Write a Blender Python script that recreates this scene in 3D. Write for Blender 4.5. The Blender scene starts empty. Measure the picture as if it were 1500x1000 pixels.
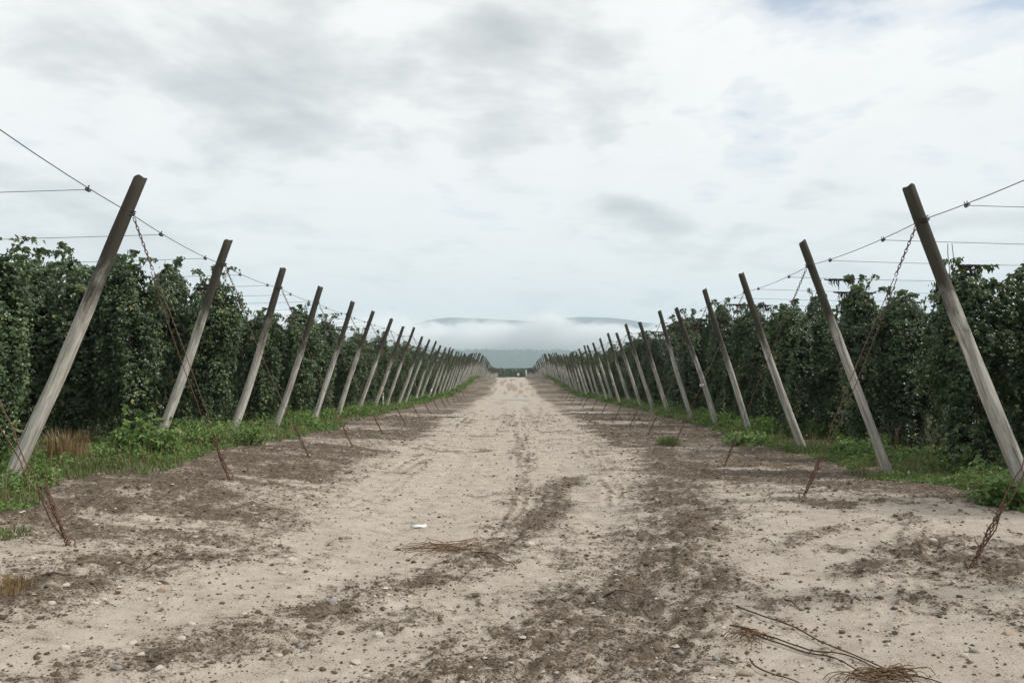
import bpy, math, random
import numpy as np
from mathutils import Vector, Matrix
R = math.radians
rng = np.random.default_rng(7)
random.seed(7)
sc = bpy.context.scene
COL = sc.collection

# ------------------------------------------------------------------ camera
F = 1167.0                       # focal length in photo pixels (1500 px wide)
CAMH = 1.7
PITCH = math.atan(47.0 / F)
cam = bpy.data.cameras.new('camera')
cam.sensor_width = 36.0
cam.lens = 36.0 * F / 1500.0
cam.clip_start = 0.05
cam.clip_end = 30000
camo = bpy.data.objects.new('camera', cam)
COL.objects.link(camo)
camo.location = (0, 0, CAMH)
camo.rotation_euler = (R(90) + PITCH, 0, 0)
sc.camera = camo

# ------------------------------------------------------------------ world: hazy sky with a broken overcast
SUN_EL, SUN_AZ = R(41), R(100)    # azimuth clockwise from +Y (view direction): to the right, through thin cloud
wd = bpy.data.worlds.new('World')
sc.world = wd
wd.use_nodes = True
nt = wd.node_tree
nt.nodes.clear()
def N(tree, typ, **kw):
    n = tree.nodes.new(typ)
    for k, v in kw.items():
        setattr(n, k, v)
    return n
def math_n(tree, op, a, b=None, c=None, clamp=False):
    n = N(tree, 'ShaderNodeMath', operation=op, use_clamp=clamp)
    for i, s in enumerate((a, b, c)):
        if s is None: continue
        if isinstance(s, (int, float)): n.inputs[i].default_value = s
        else: tree.links.new(s, n.inputs[i])
    return n.outputs[0]
def ramp(tree, fac, stops, interp='LINEAR'):
    n = N(tree, 'ShaderNodeValToRGB')
    cr = n.color_ramp
    cr.interpolation = interp
    while len(cr.elements) < len(stops): cr.elements.new(0.5)
    for e, (p, c) in zip(cr.elements, stops):
        e.position = p
        e.color = (c, c, c, 1) if isinstance(c, (int, float)) else (*c, 1)
    tree.links.new(fac, n.inputs[0])
    return n.outputs[0]
def mixc(tree, fac, a, b, typ='MIX'):
    n = N(tree, 'ShaderNodeMix', data_type='RGBA', blend_type=typ)
    for s, i in ((fac, 0), (a, 6), (b, 7)):
        if isinstance(s, (int, float)): n.inputs[i].default_value = s
        elif isinstance(s, tuple): n.inputs[i].default_value = (*s, 1) if len(s) == 3 else s
        else: tree.links.new(s, n.inputs[i])
    return n.outputs[2]
def noise(tree, vec, scale, detail=4, rough=0.55, dist=0.0, lac=2.0):
    n = N(tree, 'ShaderNodeTexNoise')
    n.inputs['Scale'].default_value = scale
    n.inputs['Detail'].default_value = detail
    n.inputs['Roughness'].default_value = rough
    n.inputs['Distortion'].default_value = dist
    n.inputs['Lacunarity'].default_value = lac
    if vec is not None: tree.links.new(vec, n.inputs['Vector'])
    return n.outputs['Fac']
def mapping(tree, vec, scale=(1, 1, 1), loc=(0, 0, 0), rot=(0, 0, 0)):
    n = N(tree, 'ShaderNodeMapping')
    n.inputs['Scale'].default_value = scale
    n.inputs['Location'].default_value = loc
    n.inputs['Rotation'].default_value = rot
    tree.links.new(vec, n.inputs['Vector'])
    return n.outputs[0]

sky = N(nt, 'ShaderNodeTexSky', sky_type='NISHITA')
sky.sun_disc = False
sky.sun_elevation = SUN_EL
sky.sun_rotation = SUN_AZ
sky.altitude = 50
sky.air_density = 1.0
sky.dust_density = 1.5
bg1 = N(nt, 'ShaderNodeBackground')
bg1.inputs['Strength'].default_value = 0.115
nt.links.new(sky.outputs[0], bg1.inputs['Color'])
tc = N(nt, 'ShaderNodeTexCoord')
sep = N(nt, 'ShaderNodeSeparateXYZ')
nt.links.new(tc.outputs['Generated'], sep.inputs[0])
zz = math_n(nt, 'ADD', math_n(nt, 'MAXIMUM', sep.outputs[2], 0.0), 0.16)
comb = N(nt, 'ShaderNodeCombineXYZ')          # the cloud deck as a plane overhead
nt.links.new(math_n(nt, 'DIVIDE', sep.outputs[0], zz), comb.inputs[0])
nt.links.new(math_n(nt, 'DIVIDE', sep.outputs[1], zz), comb.inputs[1])
deck = comb.outputs[0]
CL = (3.7, 1.2, 0.4)
big = noise(nt, mapping(nt, deck, (0.85, 0.62, 1), CL, (0, 0, R(-24))), 1.0, 4, 0.5, 0.25)
mid = noise(nt, mapping(nt, deck, (1.5, 1.1, 1), (8.2, 3.1, 1.0), (0, 0, R(-30))), 1.35, 9, 0.56, 0.35)
fine = noise(nt, mapping(nt, deck, (1.0, 1.4, 1), (1.9, 7.7, 2.0)), 3.6, 8, 0.58, 0.2)
dens = math_n(nt, 'ADD', math_n(nt, 'MULTIPLY', big, 0.55), math_n(nt, 'MULTIPLY', mid, 0.45))
dens = math_n(nt, 'ADD', dens, math_n(nt, 'MULTIPLY', math_n(nt, 'SUBTRACT', fine, 0.5), 0.27))
# thin cloud is white, thick cloud grey, no cloud shows the blue behind
ccol = ramp(nt, dens, [(0.40, (0.80, 0.79, 0.775)), (0.48, (0.765, 0.76, 0.748)), (0.55, (0.575, 0.582, 0.582)), (0.64, (0.40, 0.412, 0.418))])
cover = ramp(nt, dens, [(0.31, 0.3), (0.38, 0.8), (0.42, 1.0)], 'EASE')
low = ramp(nt, sep.outputs[2], [(0.0, 0.9), (0.08, 0.55), (0.22, 0.0)])
ccol = mixc(nt, low, ccol, (0.88, 0.855, 0.825))
cover = math_n(nt, 'MAXIMUM', cover, low)
bg2 = N(nt, 'ShaderNodeBackground')
bg2.inputs['Strength'].default_value = 1.0
nt.links.new(ccol, bg2.inputs['Color'])
mx = N(nt, 'ShaderNodeMixShader')
nt.links.new(cover, mx.inputs[0])
nt.links.new(bg1.outputs[0], mx.inputs[1])
nt.links.new(bg2.outputs[0], mx.inputs[2])
wo = N(nt, 'ShaderNodeOutputWorld')
nt.links.new(mx.outputs[0], wo.inputs[0])

# ------------------------------------------------------------------ sun through thin cloud
sl = bpy.data.lights.new('sun', 'SUN')
sl.energy = 2.8
sl.angle = R(7)
sl.color = (1.0, 0.94, 0.86)
so = bpy.data.objects.new('sun', sl)
COL.objects.link(so)
sd = Vector((math.sin(SUN_AZ) * math.cos(SUN_EL), math.cos(SUN_AZ) * math.cos(SUN_EL), math.sin(SUN_EL)))
so.rotation_euler = sd.to_track_quat('Z', 'Y').to_euler()
so.location = (20, -20, 40)

sc.view_settings.view_transform = 'Standard'
sc.view_settings.look = 'None'
sc.view_settings.exposure = 0.43
sc.view_settings.gamma = 1.0
sc.view_settings.use_curve_mapping = False
sc.cycles.max_bounces = 6
sc.cycles.diffuse_bounces = 3
sc.cycles.transparent_max_bounces = 8
sc.cycles.volume_bounces = 4
sc.cycles.use_denoising = True

# ------------------------------------------------------------------ helpers
def ray(px, py):
    u, v = px - 750.0, 500.0 - py
    return (u, F * math.cos(PITCH) - v * math.sin(PITCH), F * math.sin(PITCH) + v * math.cos(PITCH))
def at_depth(px, py, Y):
    d = ray(px, py)
    return Vector((d[0] * Y / d[1], Y, CAMH + d[2] * Y / d[1]))
def sstep(a, b, x):
    t = np.clip((np.asarray(x, float) - a) / (b - a), 0, 1)
    return t * t * (3 - 2 * t)
def vnoise(x, y, seed=0):
    x = np.asarray(x, float); y = np.asarray(y, float)
    xi = np.floor(x).astype(np.int64); yi = np.floor(y).astype(np.int64)
    fx = x - xi; fy = y - yi
    fx = fx * fx * (3 - 2 * fx); fy = fy * fy * (3 - 2 * fy)
    def h(a, b):
        n = (a * 374761393 + b * 668265263 + seed * 2147483647) & 0xFFFFFFFF
        n = ((n ^ (n >> 13)) * 1274126177) & 0xFFFFFFFF
        n = n ^ (n >> 16)
        return (n & 0xFFFFFF) / float(0xFFFFFF)
    return (h(xi, yi) * (1 - fx) + h(xi + 1, yi) * fx) * (1 - fy) + (h(xi, yi + 1) * (1 - fx) + h(xi + 1, yi + 1) * fx) * fy
def fbm(x, y, seed=0, oct=4, gain=0.5):
    s = 0; a = 1; t = 0
    for i in range(oct):
        s = s + a * vnoise(x * 2 ** i + 17.3 * i, y * 2 ** i - 9.1 * i, seed + i); t += a; a *= gain
    return s / t
def mk_mesh(name, V, faces, smooth=False, attrs=None):
    """V (n,3); faces: list of int arrays (m,k)"""
    V = np.asarray(V, np.float32)
    me = bpy.data.meshes.new(name)
    me.vertices.add(len(V))
    me.vertices.foreach_set('co', V.ravel())
    idx = np.concatenate([f.ravel() for f in faces]).astype(np.int32)
    tot = np.concatenate([np.full(len(f), f.shape[1], np.int32) for f in faces])
    st = np.concatenate([[0], np.cumsum(tot)[:-1]]).astype(np.int32)
    me.loops.add(len(idx)); me.loops.foreach_set('vertex_index', idx)
    me.polygons.add(len(tot)); me.polygons.foreach_set('loop_start', st); me.polygons.foreach_set('loop_total', tot)
    me.polygons.foreach_set('use_smooth', np.full(len(tot), smooth))
    for k, a in (attrs or {}).items():
        at = me.attributes.new(k, 'FLOAT', 'POINT')
        at.data.foreach_set('value', np.asarray(a, np.float32))
    me.update(calc_edges=True)
    return me
def obj(name, me, mat=None, parent=None, loc=None, kind=None, label=None, cat=None, group=None):
    o = bpy.data.objects.new(name, me)
    COL.objects.link(o)
    if mat is not None and me is not None and len(me.materials) == 0: me.materials.append(mat)
    if parent is not None: o.parent = parent
    if loc is not None: o.location = loc
    tag(o, label, cat, group, kind)
    return o
def tag(o, label=None, cat=None, group=None, kind=None):
    if label: o['label'] = label
    if cat: o['category'] = cat
    if group: o['group'] = group
    if kind: o['kind'] = kind
    return o
def tube(pts, rad, sides=6, cap=True):
    P = np.asarray(pts, float); n = len(P)
    rad = np.full(n, rad) if np.isscalar(rad) else np.asarray(rad)
    T = np.gradient(P, axis=0); T /= np.linalg.norm(T, axis=1)[:, None] + 1e-9
    up = np.array([0, 0, 1.0]) if abs(T[0][2]) < 0.9 else np.array([1.0, 0, 0])
    A = np.cross(T, up); A /= np.linalg.norm(A, axis=1)[:, None] + 1e-9
    B = np.cross(T, A)
    an = np.arange(sides) / sides * 2 * np.pi
    V = P[:, None, :] + rad[:, None, None] * (np.cos(an)[None, :, None] * A[:, None, :] + np.sin(an)[None, :, None] * B[:, None, :])
    V = V.reshape(-1, 3)
    i = np.arange(n - 1)[:, None] * sides; j = np.arange(sides)[None, :]; k = (j + 1) % sides
    Fq = np.stack([i + j, i + k, i + sides + k, i + sides + j], -1).reshape(-1, 4)
    if cap:
        V = np.vstack([V, P[0], P[-1]])
        c0, c1 = n * sides, n * sides + 1
        jj = np.arange(sides); kk = (jj + 1) % sides
        tri = np.concatenate([np.stack([np.full(sides, c0), kk, jj], -1), np.stack([np.full(sides, c1), (n - 1) * sides + jj, (n - 1) * sides + kk], -1)])
        return V, [Fq, tri]
    return V, [Fq]
class MB:
    def __init__(self): self.V = []; self.F = []; self.n = 0
    def add(self, VF):
        V, Fs = VF
        self.V.append(V); self.F += [f + self.n for f in Fs]; self.n += len(V); return self
    def mesh(self, name, smooth=True): return mk_mesh(name, np.vstack(self.V), self.F, smooth)

# ------------------------------------------------------------------ terrain
def pline_mask(x, y, pts, w):
    """soft distance mask round a polyline of ground points (x, y, half width)"""
    d = np.full(np.broadcast(x, y).shape, 9.0)
    for (ax, ay, aw), (bx, by, bw) in zip(pts[:-1], pts[1:]):
        vx, vy = bx - ax, by - ay
        t = np.clip(((x - ax) * vx + (y - ay) * vy) / (vx * vx + vy * vy), 0, 1)
        dd = np.hypot(x - ax - t * vx, y - ay - t * vy) / (aw + t * (bw - aw)) 
        d = np.minimum(d, dd)
    return d
def gp(px, py):
    d = ray(px, py); s = -CAMH / d[2]
    return d[0] * s, d[1] * s
def band(lst): return [(*gp(a, b), w) for a, b, w in lst]
BANDS = [band([(1020, 690, .35), (1130, 715, .5), (1300, 740, .55), (1480, 765, .5)]),
         band([(1180, 755, .2), (1230, 765, .3), (1300, 760, .25)]),
         band([(1130, 820, .10), (1170, 800, .14), (1270, 790, .12), (1330, 800, .10)]),
         band([(1190, 880, .10), (1240, 900, .16), (1330, 905, .18), (1440, 930, .2), (1520, 935, .25)]),
         band([(830, 700, .25), (800, 745, .30), (740, 800, .32), (640, 850, .34), (520, 890, .30), (420, 930, .26), (230, 985, .2)]),
         band([(960, 650, .35), (985, 700, .5), (1000, 760, .55), (965, 830, .50), (880, 905, .45), (760, 960, .42), (640, 1010, .40)]),
         band([(1060, 850, .22), (1000, 900, .25), (960, 960, .30), (930, 1010, .3)]),
         band([(760, 640, .12), (770, 700, .12), (800, 760, .16), (850, 830, .14)]),
         band([(120, 770, .5), (220, 740, .8), (330, 770, .55), (420, 780, .3)]),
         band([(0, 920, .5), (110, 880, .42), (250, 850, .35), (400, 825, .2)]),
         band([(1350, 850, .35), (1440, 862, .6), (1580, 880, .75)]),
         band([(1260, 860, .20), (1340, 835, .22), (1420, 830, .3)])]
TRACKS = [band([(758, 600, .30), (768, 660, .20), (772, 710, .16), (742, 785, .16), (640, 850, .16), (450, 925, .15), (180, 1000, .15)]),
          band([(800, 600, .30), (860, 660, .2), (905, 720, .17), (915, 790, .16), (850, 870, .16), (700, 950, .15), (560, 1010, .15)]),
          band([(846, 620, .25), (940, 680, .2), (1000, 740, .18), (1018, 800, .17), (985, 880, .16), (900, 960, .15), (850, 1010, .15)]),
          band([(1290, 1010, .14), (1300, 900, .15), (1330, 820, .16), (1420, 770, .2)]),
          band([(702, 600, .3), (640, 660, .2), (560, 720, .18), (430, 790, .17), (250, 860, .17), (0, 930, .17)])]
def track_dist(x, y):
    wx = x + 0.10 * (fbm(x * 1.1, y * 1.1, 131, 3) - .5); wy = y + 0.25 * (fbm(x * 1.1, y * 1.1, 137, 3) - .5)
    d = None
    for b_ in TRACKS:
        q = pline_mask(wx, wy, b_, 1)
        d = q if d is None else np.minimum(d, q)
    return d
def macro(x, y):
    ya = [-1000, 30, 55, 78, 100, 120, 138, 160, 210, 400, 9000]
    za = [0, 0, -0.15, -0.35, 0.25, 0.85, 1.15, 0.7, -0.6, -0.4, -0.4]
    yy = np.asarray(y, float)
    h = (np.interp(yy - 6, ya, za) + np.interp(yy, ya, za) + np.interp(yy + 6, ya, za)) / 3
    h = h + 0.42 * sstep(0.2, 5.6, -x) * (1 - 0.65 * sstep(13.5, 23, yy)) * (1 - sstep(25, 45, yy))
    h = h + 0.22 * sstep(0.6, 4.6, x) * (1 - sstep(9.5, 14, yy))
    return h
PUDDLES = [((0.12, 57.0), 0.9, 1.4), ((0.95, 55.5), 0.35, 1.0), ((-2.4, 31.0), 0.5, 0.35)]
def loose_mask(x, y):
    """where the soil is loose, damp and dark (1) or driven hard, dry and pale (0)"""
    w = fbm(x * 1.3, y * 1.3, 5, 4) - 0.5
    wx = x + 0.5 * (fbm(x * .7, y * .7, 31, 3) - .5)
    wy = y + 0.7 * (fbm(x * .7, y * .7, 37, 3) - .5)
    m = np.zeros(np.broadcast(x, y).shape)
    for k, b in enumerate(BANDS):
        d = pline_mask(wx, wy, b, 1)
        m = np.maximum(m, (0.95 if k not in (2, 3, 7) else .6) * (1 - sstep(0.0, 2.1, d + 0.7 * w)))
    td = track_dist(x, y)
    groove = 0.5 + 0.5 * np.cos(np.clip(td, 0, 4) * 2 * np.pi * 1.0)
    tb = sstep(.42, .62, fbm(x * .9, y * .45, 141, 4))
    m = np.maximum(m * (0.80 + .2 * groove), 0.62 * (1 - groove) * (1 - sstep(0.8, 1.9, td + 1.2 * w)) * (.15 + .85 * tb))
    # tilled strips either side of the track, crossed by pale turning tracks
    edge = 0.5 * (fbm(y * 0.25, x * 0 + 3, 11, 3) - .5)
    sideR = sstep(1.9, 2.9, x + edge + 0.8 * w) * sstep(8.8, 11.0, y + 1.2 * w + .25 * (x - 4))
    sideL = sstep(1.9, 2.9, -x + edge + 0.8 * w) * sstep(5.6, 7.6, y + 1.2 * w)
    strip = fbm(x * 0.22, y * 1.15 / (1 + 0.012 * np.maximum(y, 0)), 21, 3)
    crossing = sstep(0.55, 0.61, strip)
    m = np.maximum(m, sideR * (1 - 0.62 * crossing * (1 - sstep(4.4, 5.4, x + w))))
    m = np.maximum(m, sideL * (0.95 - 0.5 * crossing * (1 - sstep(4.6, 5.6, -x))))
    m = np.maximum(m, sstep(5.2, 6.5, np.abs(x) + 0.6 * w))
    # break up: patches of crust in the loose soil and scattered crumbs on the road
    brk = fbm(x * 3.2, y * 3.2, 45, 4)
    m = m * (0.62 + 0.38 * sstep(0.34, 0.56, brk))
    streak = fbm(x * 2.6 + 0.15 * np.sin(y * .2), y * 0.10, 91, 4)
    m = np.maximum(m, 0.42 * sstep(0.52, 0.68, streak) * sstep(0.35, 0.55, brk))
    m = np.maximum(m, 0.55 * sstep(0.54, 0.70, fbm(x * 1.7, y * 1.7, 77, 5)) * sstep(.4, .6, brk))
    far = sstep(40, 80, y)
    m = m * (1 - far) + far * np.maximum(sstep(1.9, 2.7, np.abs(x) + 1.6 * w) * (.6 + .4 * sstep(.35, .6, fbm(x * .7, y * .22, 151, 4))), .45 * sstep(.5, .62, streak))
    return np.clip(m, 0, 1)
def ground_h(x, y, lm=None, res=0.0):
    x = np.asarray(x, float); y = np.asarray(y, float)
    if lm is None: lm = loose_mask(x, y)
    h = macro(x, y)
    def keep(wl): return np.clip(1.5 - np.asarray(res) / (0.4 * wl), 0, 1)
    near = 1 - sstep(40, 90, y)
    h = h + near * 0.035 * (fbm(x * .45, y * .45, 3, 3) - .5)
    h = h + near * 0.07 * (fbm(x * 2.2, y * 2.2, 8, 3) - .5) * (0.15 + lm) * keep(.45)
    cl = fbm(x * 9, y * 9, 12, 2)
    h = h + near * lm * 0.075 * (np.maximum(cl, 0.42) - .42) * keep(.11) * 2
    h = h + near * (0.007 + 0.024 * lm) * (vnoise(x * 31, y * 31, 14) - .5) * keep(.035)
    h = h + near * lm * 0.010
    td = track_dist(x, y)
    h = h - near * 0.006 * np.cos(np.clip(td, 0, 2) * 2 * np.pi) * (1 - sstep(.9, 2.0, td)) * keep(.2) * sstep(.4, .6, fbm(x * .9, y * .45, 141, 4))
    # shallow wheel ruts in the track
    for rx in (-1.15, 0.75):
        c = rx + 0.25 * np.sin(y * 0.11 + rx)
        h = h - near * 0.022 * np.exp(-((x - c) / 0.22) ** 2)
    for (pc, rx, ry) in PUDDLES:
        q = np.exp(-(((x - pc[0]) / (1.6 * rx)) ** 2 + ((y - pc[1]) / (1.6 * ry)) ** 2) ** 2)
        h = h * (1 - q) + q * (macro(pc[0], pc[1]) - 0.012)
    return h
def gz(x, y): return float(ground_h(np.array([x]), np.array([y]))[0])

def axis(segs):
    out = []
    for s in segs: out.append(s)
    return np.unique(np.round(np.concatenate(out), 5))
yy = [np.linspace(-400, -8, 14), np.arange(-8, 3.4, 0.2)]
v = 3.4; l = []
while v < 60: l.append(v); v *= 1.0052
while v < 520: l.append(v); v *= 1.022
while v < 7200: l.append(v); v *= 1.12
l.append(7300.0)
ys = axis(yy + [np.array(l)])
xa = list(np.arange(0, 4.6, 0.02)); v = 4.6
while v < 9: xa.append(v); v += 0.045
while v < 60: xa.append(v); v *= 1.12
while v < 8000: xa.append(v); v *= 1.4
xa.append(8300.0)
xa = np.array(xa); xs = np.concatenate([-xa[::-1][:-1], xa])
GX, GY = np.meshgrid(xs, ys)
dres = np.maximum(np.gradient(xs)[None, :] * np.ones_like(GY), np.gradient(ys)[:, None] * 0.6)
LM = loose_mask(GX, GY)
GH = ground_h(GX, GY, LM, dres)
nx, ny = len(xs), len(ys)
ii = (np.arange(ny - 1)[:, None] * nx + np.arange(nx - 1)[None, :]).ravel()
gf = np.stack([ii, ii + 1, ii + nx + 1, ii + nx], -1)
fieldm = sstep(7.2, 8.6, np.abs(GX) + (fbm(GX, GY, 71, 3) - .5) * 1.5) + sstep(300, 400, GY)
gme = mk_mesh('ground', np.stack([GX, GY, GH], -1).reshape(-1, 3), [gf], True,
              {'loose': LM.ravel(), 'field': np.clip(fieldm, 0, 1).ravel()})

def new_mat(name):
    m = bpy.data.materials.new(name); m.use_nodes = True
    t = m.node_tree; b = t.nodes['Principled BSDF']
    return m, t, b
def attr(t, name):
    n = N(t, 'ShaderNodeAttribute', attribute_name=name); return n.outputs['Fac']
def bump(t, b, h, strength, dist):
    n = N(t, 'ShaderNodeBump'); n.inputs['Strength'].default_value = strength; n.inputs['Distance'].default_value = dist
    t.links.new(h, n.inputs['Height']); t.links.new(n.outputs[0], b.inputs['Normal'])

m_ground, t, b = new_mat('dirt')
pos = N(t, 'ShaderNodeNewGeometry').outputs['Position']
n1 = noise(t, pos, 0.9, 6, 0.6); n2 = noise(t, pos, 14, 8, 0.68); n3 = noise(t, pos, 70, 5, 0.65)
n4 = noise(t, mapping(t, pos, (1, 1, 1), (5, 9, 0)), 4.5, 7, 0.65)
lo = attr(t, 'loose')
lo2 = math_n(t, 'ADD', math_n(t, 'MULTIPLY', lo, 0.80), math_n(t, 'MULTIPLY', math_n(t, 'SUBTRACT', n2, 0.5), 2.1))
lo2 = math_n(t, 'ADD', lo2, math_n(t, 'MULTIPLY', math_n(t, 'SUBTRACT', n4, 0.5), 1.0))
lo2 = math_n(t, 'ADD', lo2, math_n(t, 'MULTIPLY', math_n(t, 'SUBTRACT', n3, 0.5), 2.4))
lf = ramp(t, lo2, [(0.27, 0.0), (0.40, 0.45), (0.60, 1.0)])
dry = mixc(t, n1, (0.36, 0.316, 0.266), (0.53, 0.472, 0.408))
dry = mixc(t, ramp(t, n4, [(0.35, 0.0), (0.7, 1.0)]), dry, (0.335, 0.287, 0.236))
n5 = noise(t, pos, 38, 4, 0.7)
n6 = noise(t, mapping(t, pos, (1, 1, 1), (3, 1, 0)), 8, 5, 0.7)
damp = mixc(t, ramp(t, n5, [(0.38, 0.0), (0.62, 1.0)]), (0.030, 0.023, 0.016), (0.155, 0.118, 0.086))  # wet and dusty crumbs; their contrast also paints in relief shading
damp = mixc(t, ramp(t, n6, [(0.50, 0.0), (0.68, 0.6)]), damp, (0.25, 0.205, 0.162))
col = mixc(t, lf, dry, damp)
speck = ramp(t, math_n(t, 'MULTIPLY_ADD', lo, -0.25, n3), [(0.26, 1.0), (0.38, 0.0)])
col = mixc(t, math_n(t, 'MULTIPLY', speck, 0.55), col, (0.12, 0.095, 0.07))
far = mixc(t, n1, (0.045, 0.06, 0.025), (0.09, 0.085, 0.05))
col = mixc(t, attr(t, 'field'), col, far)
t.links.new(col, b.inputs['Base Color'])
b.inputs['Roughness'].default_value = 0.95
b.inputs['Specular IOR Level'].default_value = 0.15
hh = math_n(t, 'ADD', math_n(t, 'MULTIPLY', n2, 0.75), math_n(t, 'MULTIPLY', n3, 0.35))
bump(t, b, hh, 0.8, 0.035)
obj('ground', gme, m_ground, kind='structure')

def simple_mat(name, color, rough=0.8, spec=0.3, var=0.25, scale=20, bumps=0.0, metal=0.0):
    m, t, b = new_mat(name)
    tcn = N(t, 'ShaderNodeTexCoord').outputs['Object']
    n = noise(t, tcn, scale, 5, 0.6)
    c2 = tuple(c * (1 - var) for c in color); c1 = tuple(min(1, c * (1 + var)) for c in color)
    t.links.new(mixc(t, n, c2, c1), b.inputs['Base Color'])
    b.inputs['Roughness'].default_value = rough
    b.inputs['Specular IOR Level'].default_value = spec
    b.inputs['Metallic'].default_value = metal
    if bumps: bump(t, b, n, bumps, 0.01)
    return m

# puddles
m_water, t, b = new_mat('puddle_water')
b.inputs['Base Color'].default_value = (0.16, 0.14, 0.11, 1); b.inputs['Roughness'].default_value = 0.04
b.inputs['Specular IOR Level'].default_value = 0.6
t.links.new(mixc(t, noise(t, None, 3.0), (0.14, 0.12, 0.1), (0.2, 0.17, 0.14)), b.inputs['Base Color'])
for k, (pc, rx, ry) in enumerate(PUDDLES):
    a = np.linspace(0, 2 * np.pi, 40, endpoint=False)
    rr = 0.75 + 0.5 * vnoise(np.cos(a) * 2 + 5 * k, np.sin(a) * 2, 9 + k)
    P = np.stack([rx * rr * np.cos(a), ry * rr * np.sin(a), np.zeros(40)], -1)
    me = mk_mesh('puddle', np.vstack([P, [[0, 0, 0]]]), [np.array([[40, i, (i + 1) % 40] for i in range(40)])])
    obj('puddle', me, m_water, loc=(pc[0], pc[1], gz(*pc) + 0.010), kind='structure')

# ------------------------------------------------------------------ far setting: wooded rise, mountain, fog
def ridge(name, Y, depth, prof, rough_amp, rough_wl, trees, mat, seed, xmax=7800):
    """a real hill: rises from its foot at Y to a crest at Y+depth and falls again behind"""
    X = np.unique(np.concatenate([np.linspace(-xmax, xmax, 300), np.linspace(-1600, 1600, 640)]))
    D = np.linspace(0, 1.5, 22)
    top = prof(X) + rough_amp * (fbm(X / rough_wl, X * 0 + seed, seed, 5) - .5)
    XX, DD = np.meshgrid(X, D)
    s = np.where(DD <= 1, np.sin(DD * np.pi / 2) ** 0.8, np.cos((DD - 1) * np.pi))
    Z = -1.0 + (top[None, :] + 1) * s
    Z = Z + np.where(DD > .05, 1, 0) * s * (trees * (vnoise(XX / (trees * .8), DD * depth / (trees * 4), seed + 3) ** 2) + rough_amp * .25 * (fbm(XX / rough_wl * 2, DD * 3, seed + 9, 4) - .5))
    V = np.stack([XX, Y + DD * depth, np.maximum(Z, -1)], -1).reshape(-1, 3)
    n = len(X); i = (np.arange(len(D) - 1)[:, None] * n + np.arange(n - 1)[None, :]).ravel()
    me = mk_mesh(name, V, [np.stack([i, i + 1, i + n + 1, i + n], -1)], False)
    return obj(name, me, mat, kind='structure')
m_hill, t, b = new_mat('wooded_hill')
pos = N(t, 'ShaderNodeNewGeometry').outputs['Position']
hn = noise(t, mapping(t, pos, (1, 1, 2)), 0.02, 6, 0.7); hn2 = noise(t, pos, 0.0045, 4, 0.5)
c = mixc(t, hn, (0.02, 0.035, 0.02), (0.06, 0.085, 0.045))
c = mixc(t, ramp(t, hn2, [(0.66, 0.0), (0.70, 1.0)]), c, (0.16, 0.18, 0.11))
t.links.new(c, b.inputs['Base Color']); b.inputs['Roughness'].default_value = 1.0; b.inputs['Specular IOR Level'].default_value = 0.05
m_mount, t, b = new_mat('forested_mountain')
pos = N(t, 'ShaderNodeNewGeometry').outputs['Position']
c = mixc(t, noise(t, pos, 0.006, 6, 0.6), (0.025, 0.04, 0.03), (0.06, 0.08, 0.05))
t.links.new(c, b.inputs['Base Color']); b.inputs['Roughness'].default_value = 1.0; b.inputs['Specular IOR Level'].default_value = 0.05
ridge('hills', 2900, 1100, lambda X: 96 + 13 * np.cos((X - 60) / 900), 18, 520, 14, m_hill, 3)
def mprof(X):
    px = 750 + X * F / 6400.0
    y = np.interp(px, [-2500, 200, 560, 640, 660, 700, 750, 790, 815, 850, 890, 915, 940, 990, 1200, 1700, 4000],
                  [520, 496, 484, 468.5, 466.5, 468, 470.5, 471.5, 467, 465, 466.5, 469, 473.5, 478, 492, 500, 500])
    return 1.7 + (547 - y) * 6400 / F
ridge('mountain', 5300, 1100, mprof, 18, 900, 5, m_mount, 8)

m_fog, t, b = new_mat('fog')
t.nodes.remove(b)
out = t.nodes['Material Output']
tco = N(t, 'ShaderNodeTexCoord').outputs['Object']
sp = N(t, 'ShaderNodeSeparateXYZ'); t.links.new(tco, sp.inputs[0])
fn = noise(t, mapping(t, tco, (1, 1, 1.9), (0, 0, 0)), 0.0036, 6, 0.58)
fb = noise(t, mapping(t, tco, (1, 1, 0.6), (900, 50, 0)), 0.0014, 3, 0.5)
# local z 0..300: soft flat underside, billowing top
upper = math_n(t, 'MULTIPLY_ADD', sp.outputs[2], -1 / 150.0, 1.55)
upper = math_n(t, 'ADD', upper, math_n(t, 'MULTIPLY', math_n(t, 'SUBTRACT', fn, 0.5), 2.2))
upper = math_n(t, 'ADD', upper, math_n(t, 'MULTIPLY', math_n(t, 'SUBTRACT', fb, 0.5), 2.6))
upper = math_n(t, 'ADD', upper, math_n(t, 'MULTIPLY', math_n(t, 'DIVIDE', math_n(t, 'SUBTRACT', -420.0, sp.outputs[0]), 900.0, clamp=True), 0.45))
upper = ramp(t, upper, [(0.30, 0.0), (0.60, 1.0)])
lower = ramp(t, math_n(t, 'MULTIPLY_ADD', math_n(t, 'SUBTRACT', fn, 0.5), 0.5, math_n(t, 'DIVIDE', sp.outputs[2], 90.0)), [(0.02, 0.0), (0.6, 1.0)])
fd = math_n(t, 'MULTIPLY', math_n(t, 'MULTIPLY', upper, lower), 0.03)
pv = N(t, 'ShaderNodeVolumePrincipled')
pv.inputs['Color'].default_value = (1.0, 1.0, 1.0, 1)
pv.inputs['Anisotropy'].default_value = 0.0
t.links.new(fd, pv.inputs['Density'])
t.links.new(pv.outputs[0], out.inputs['Volume'])
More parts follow.
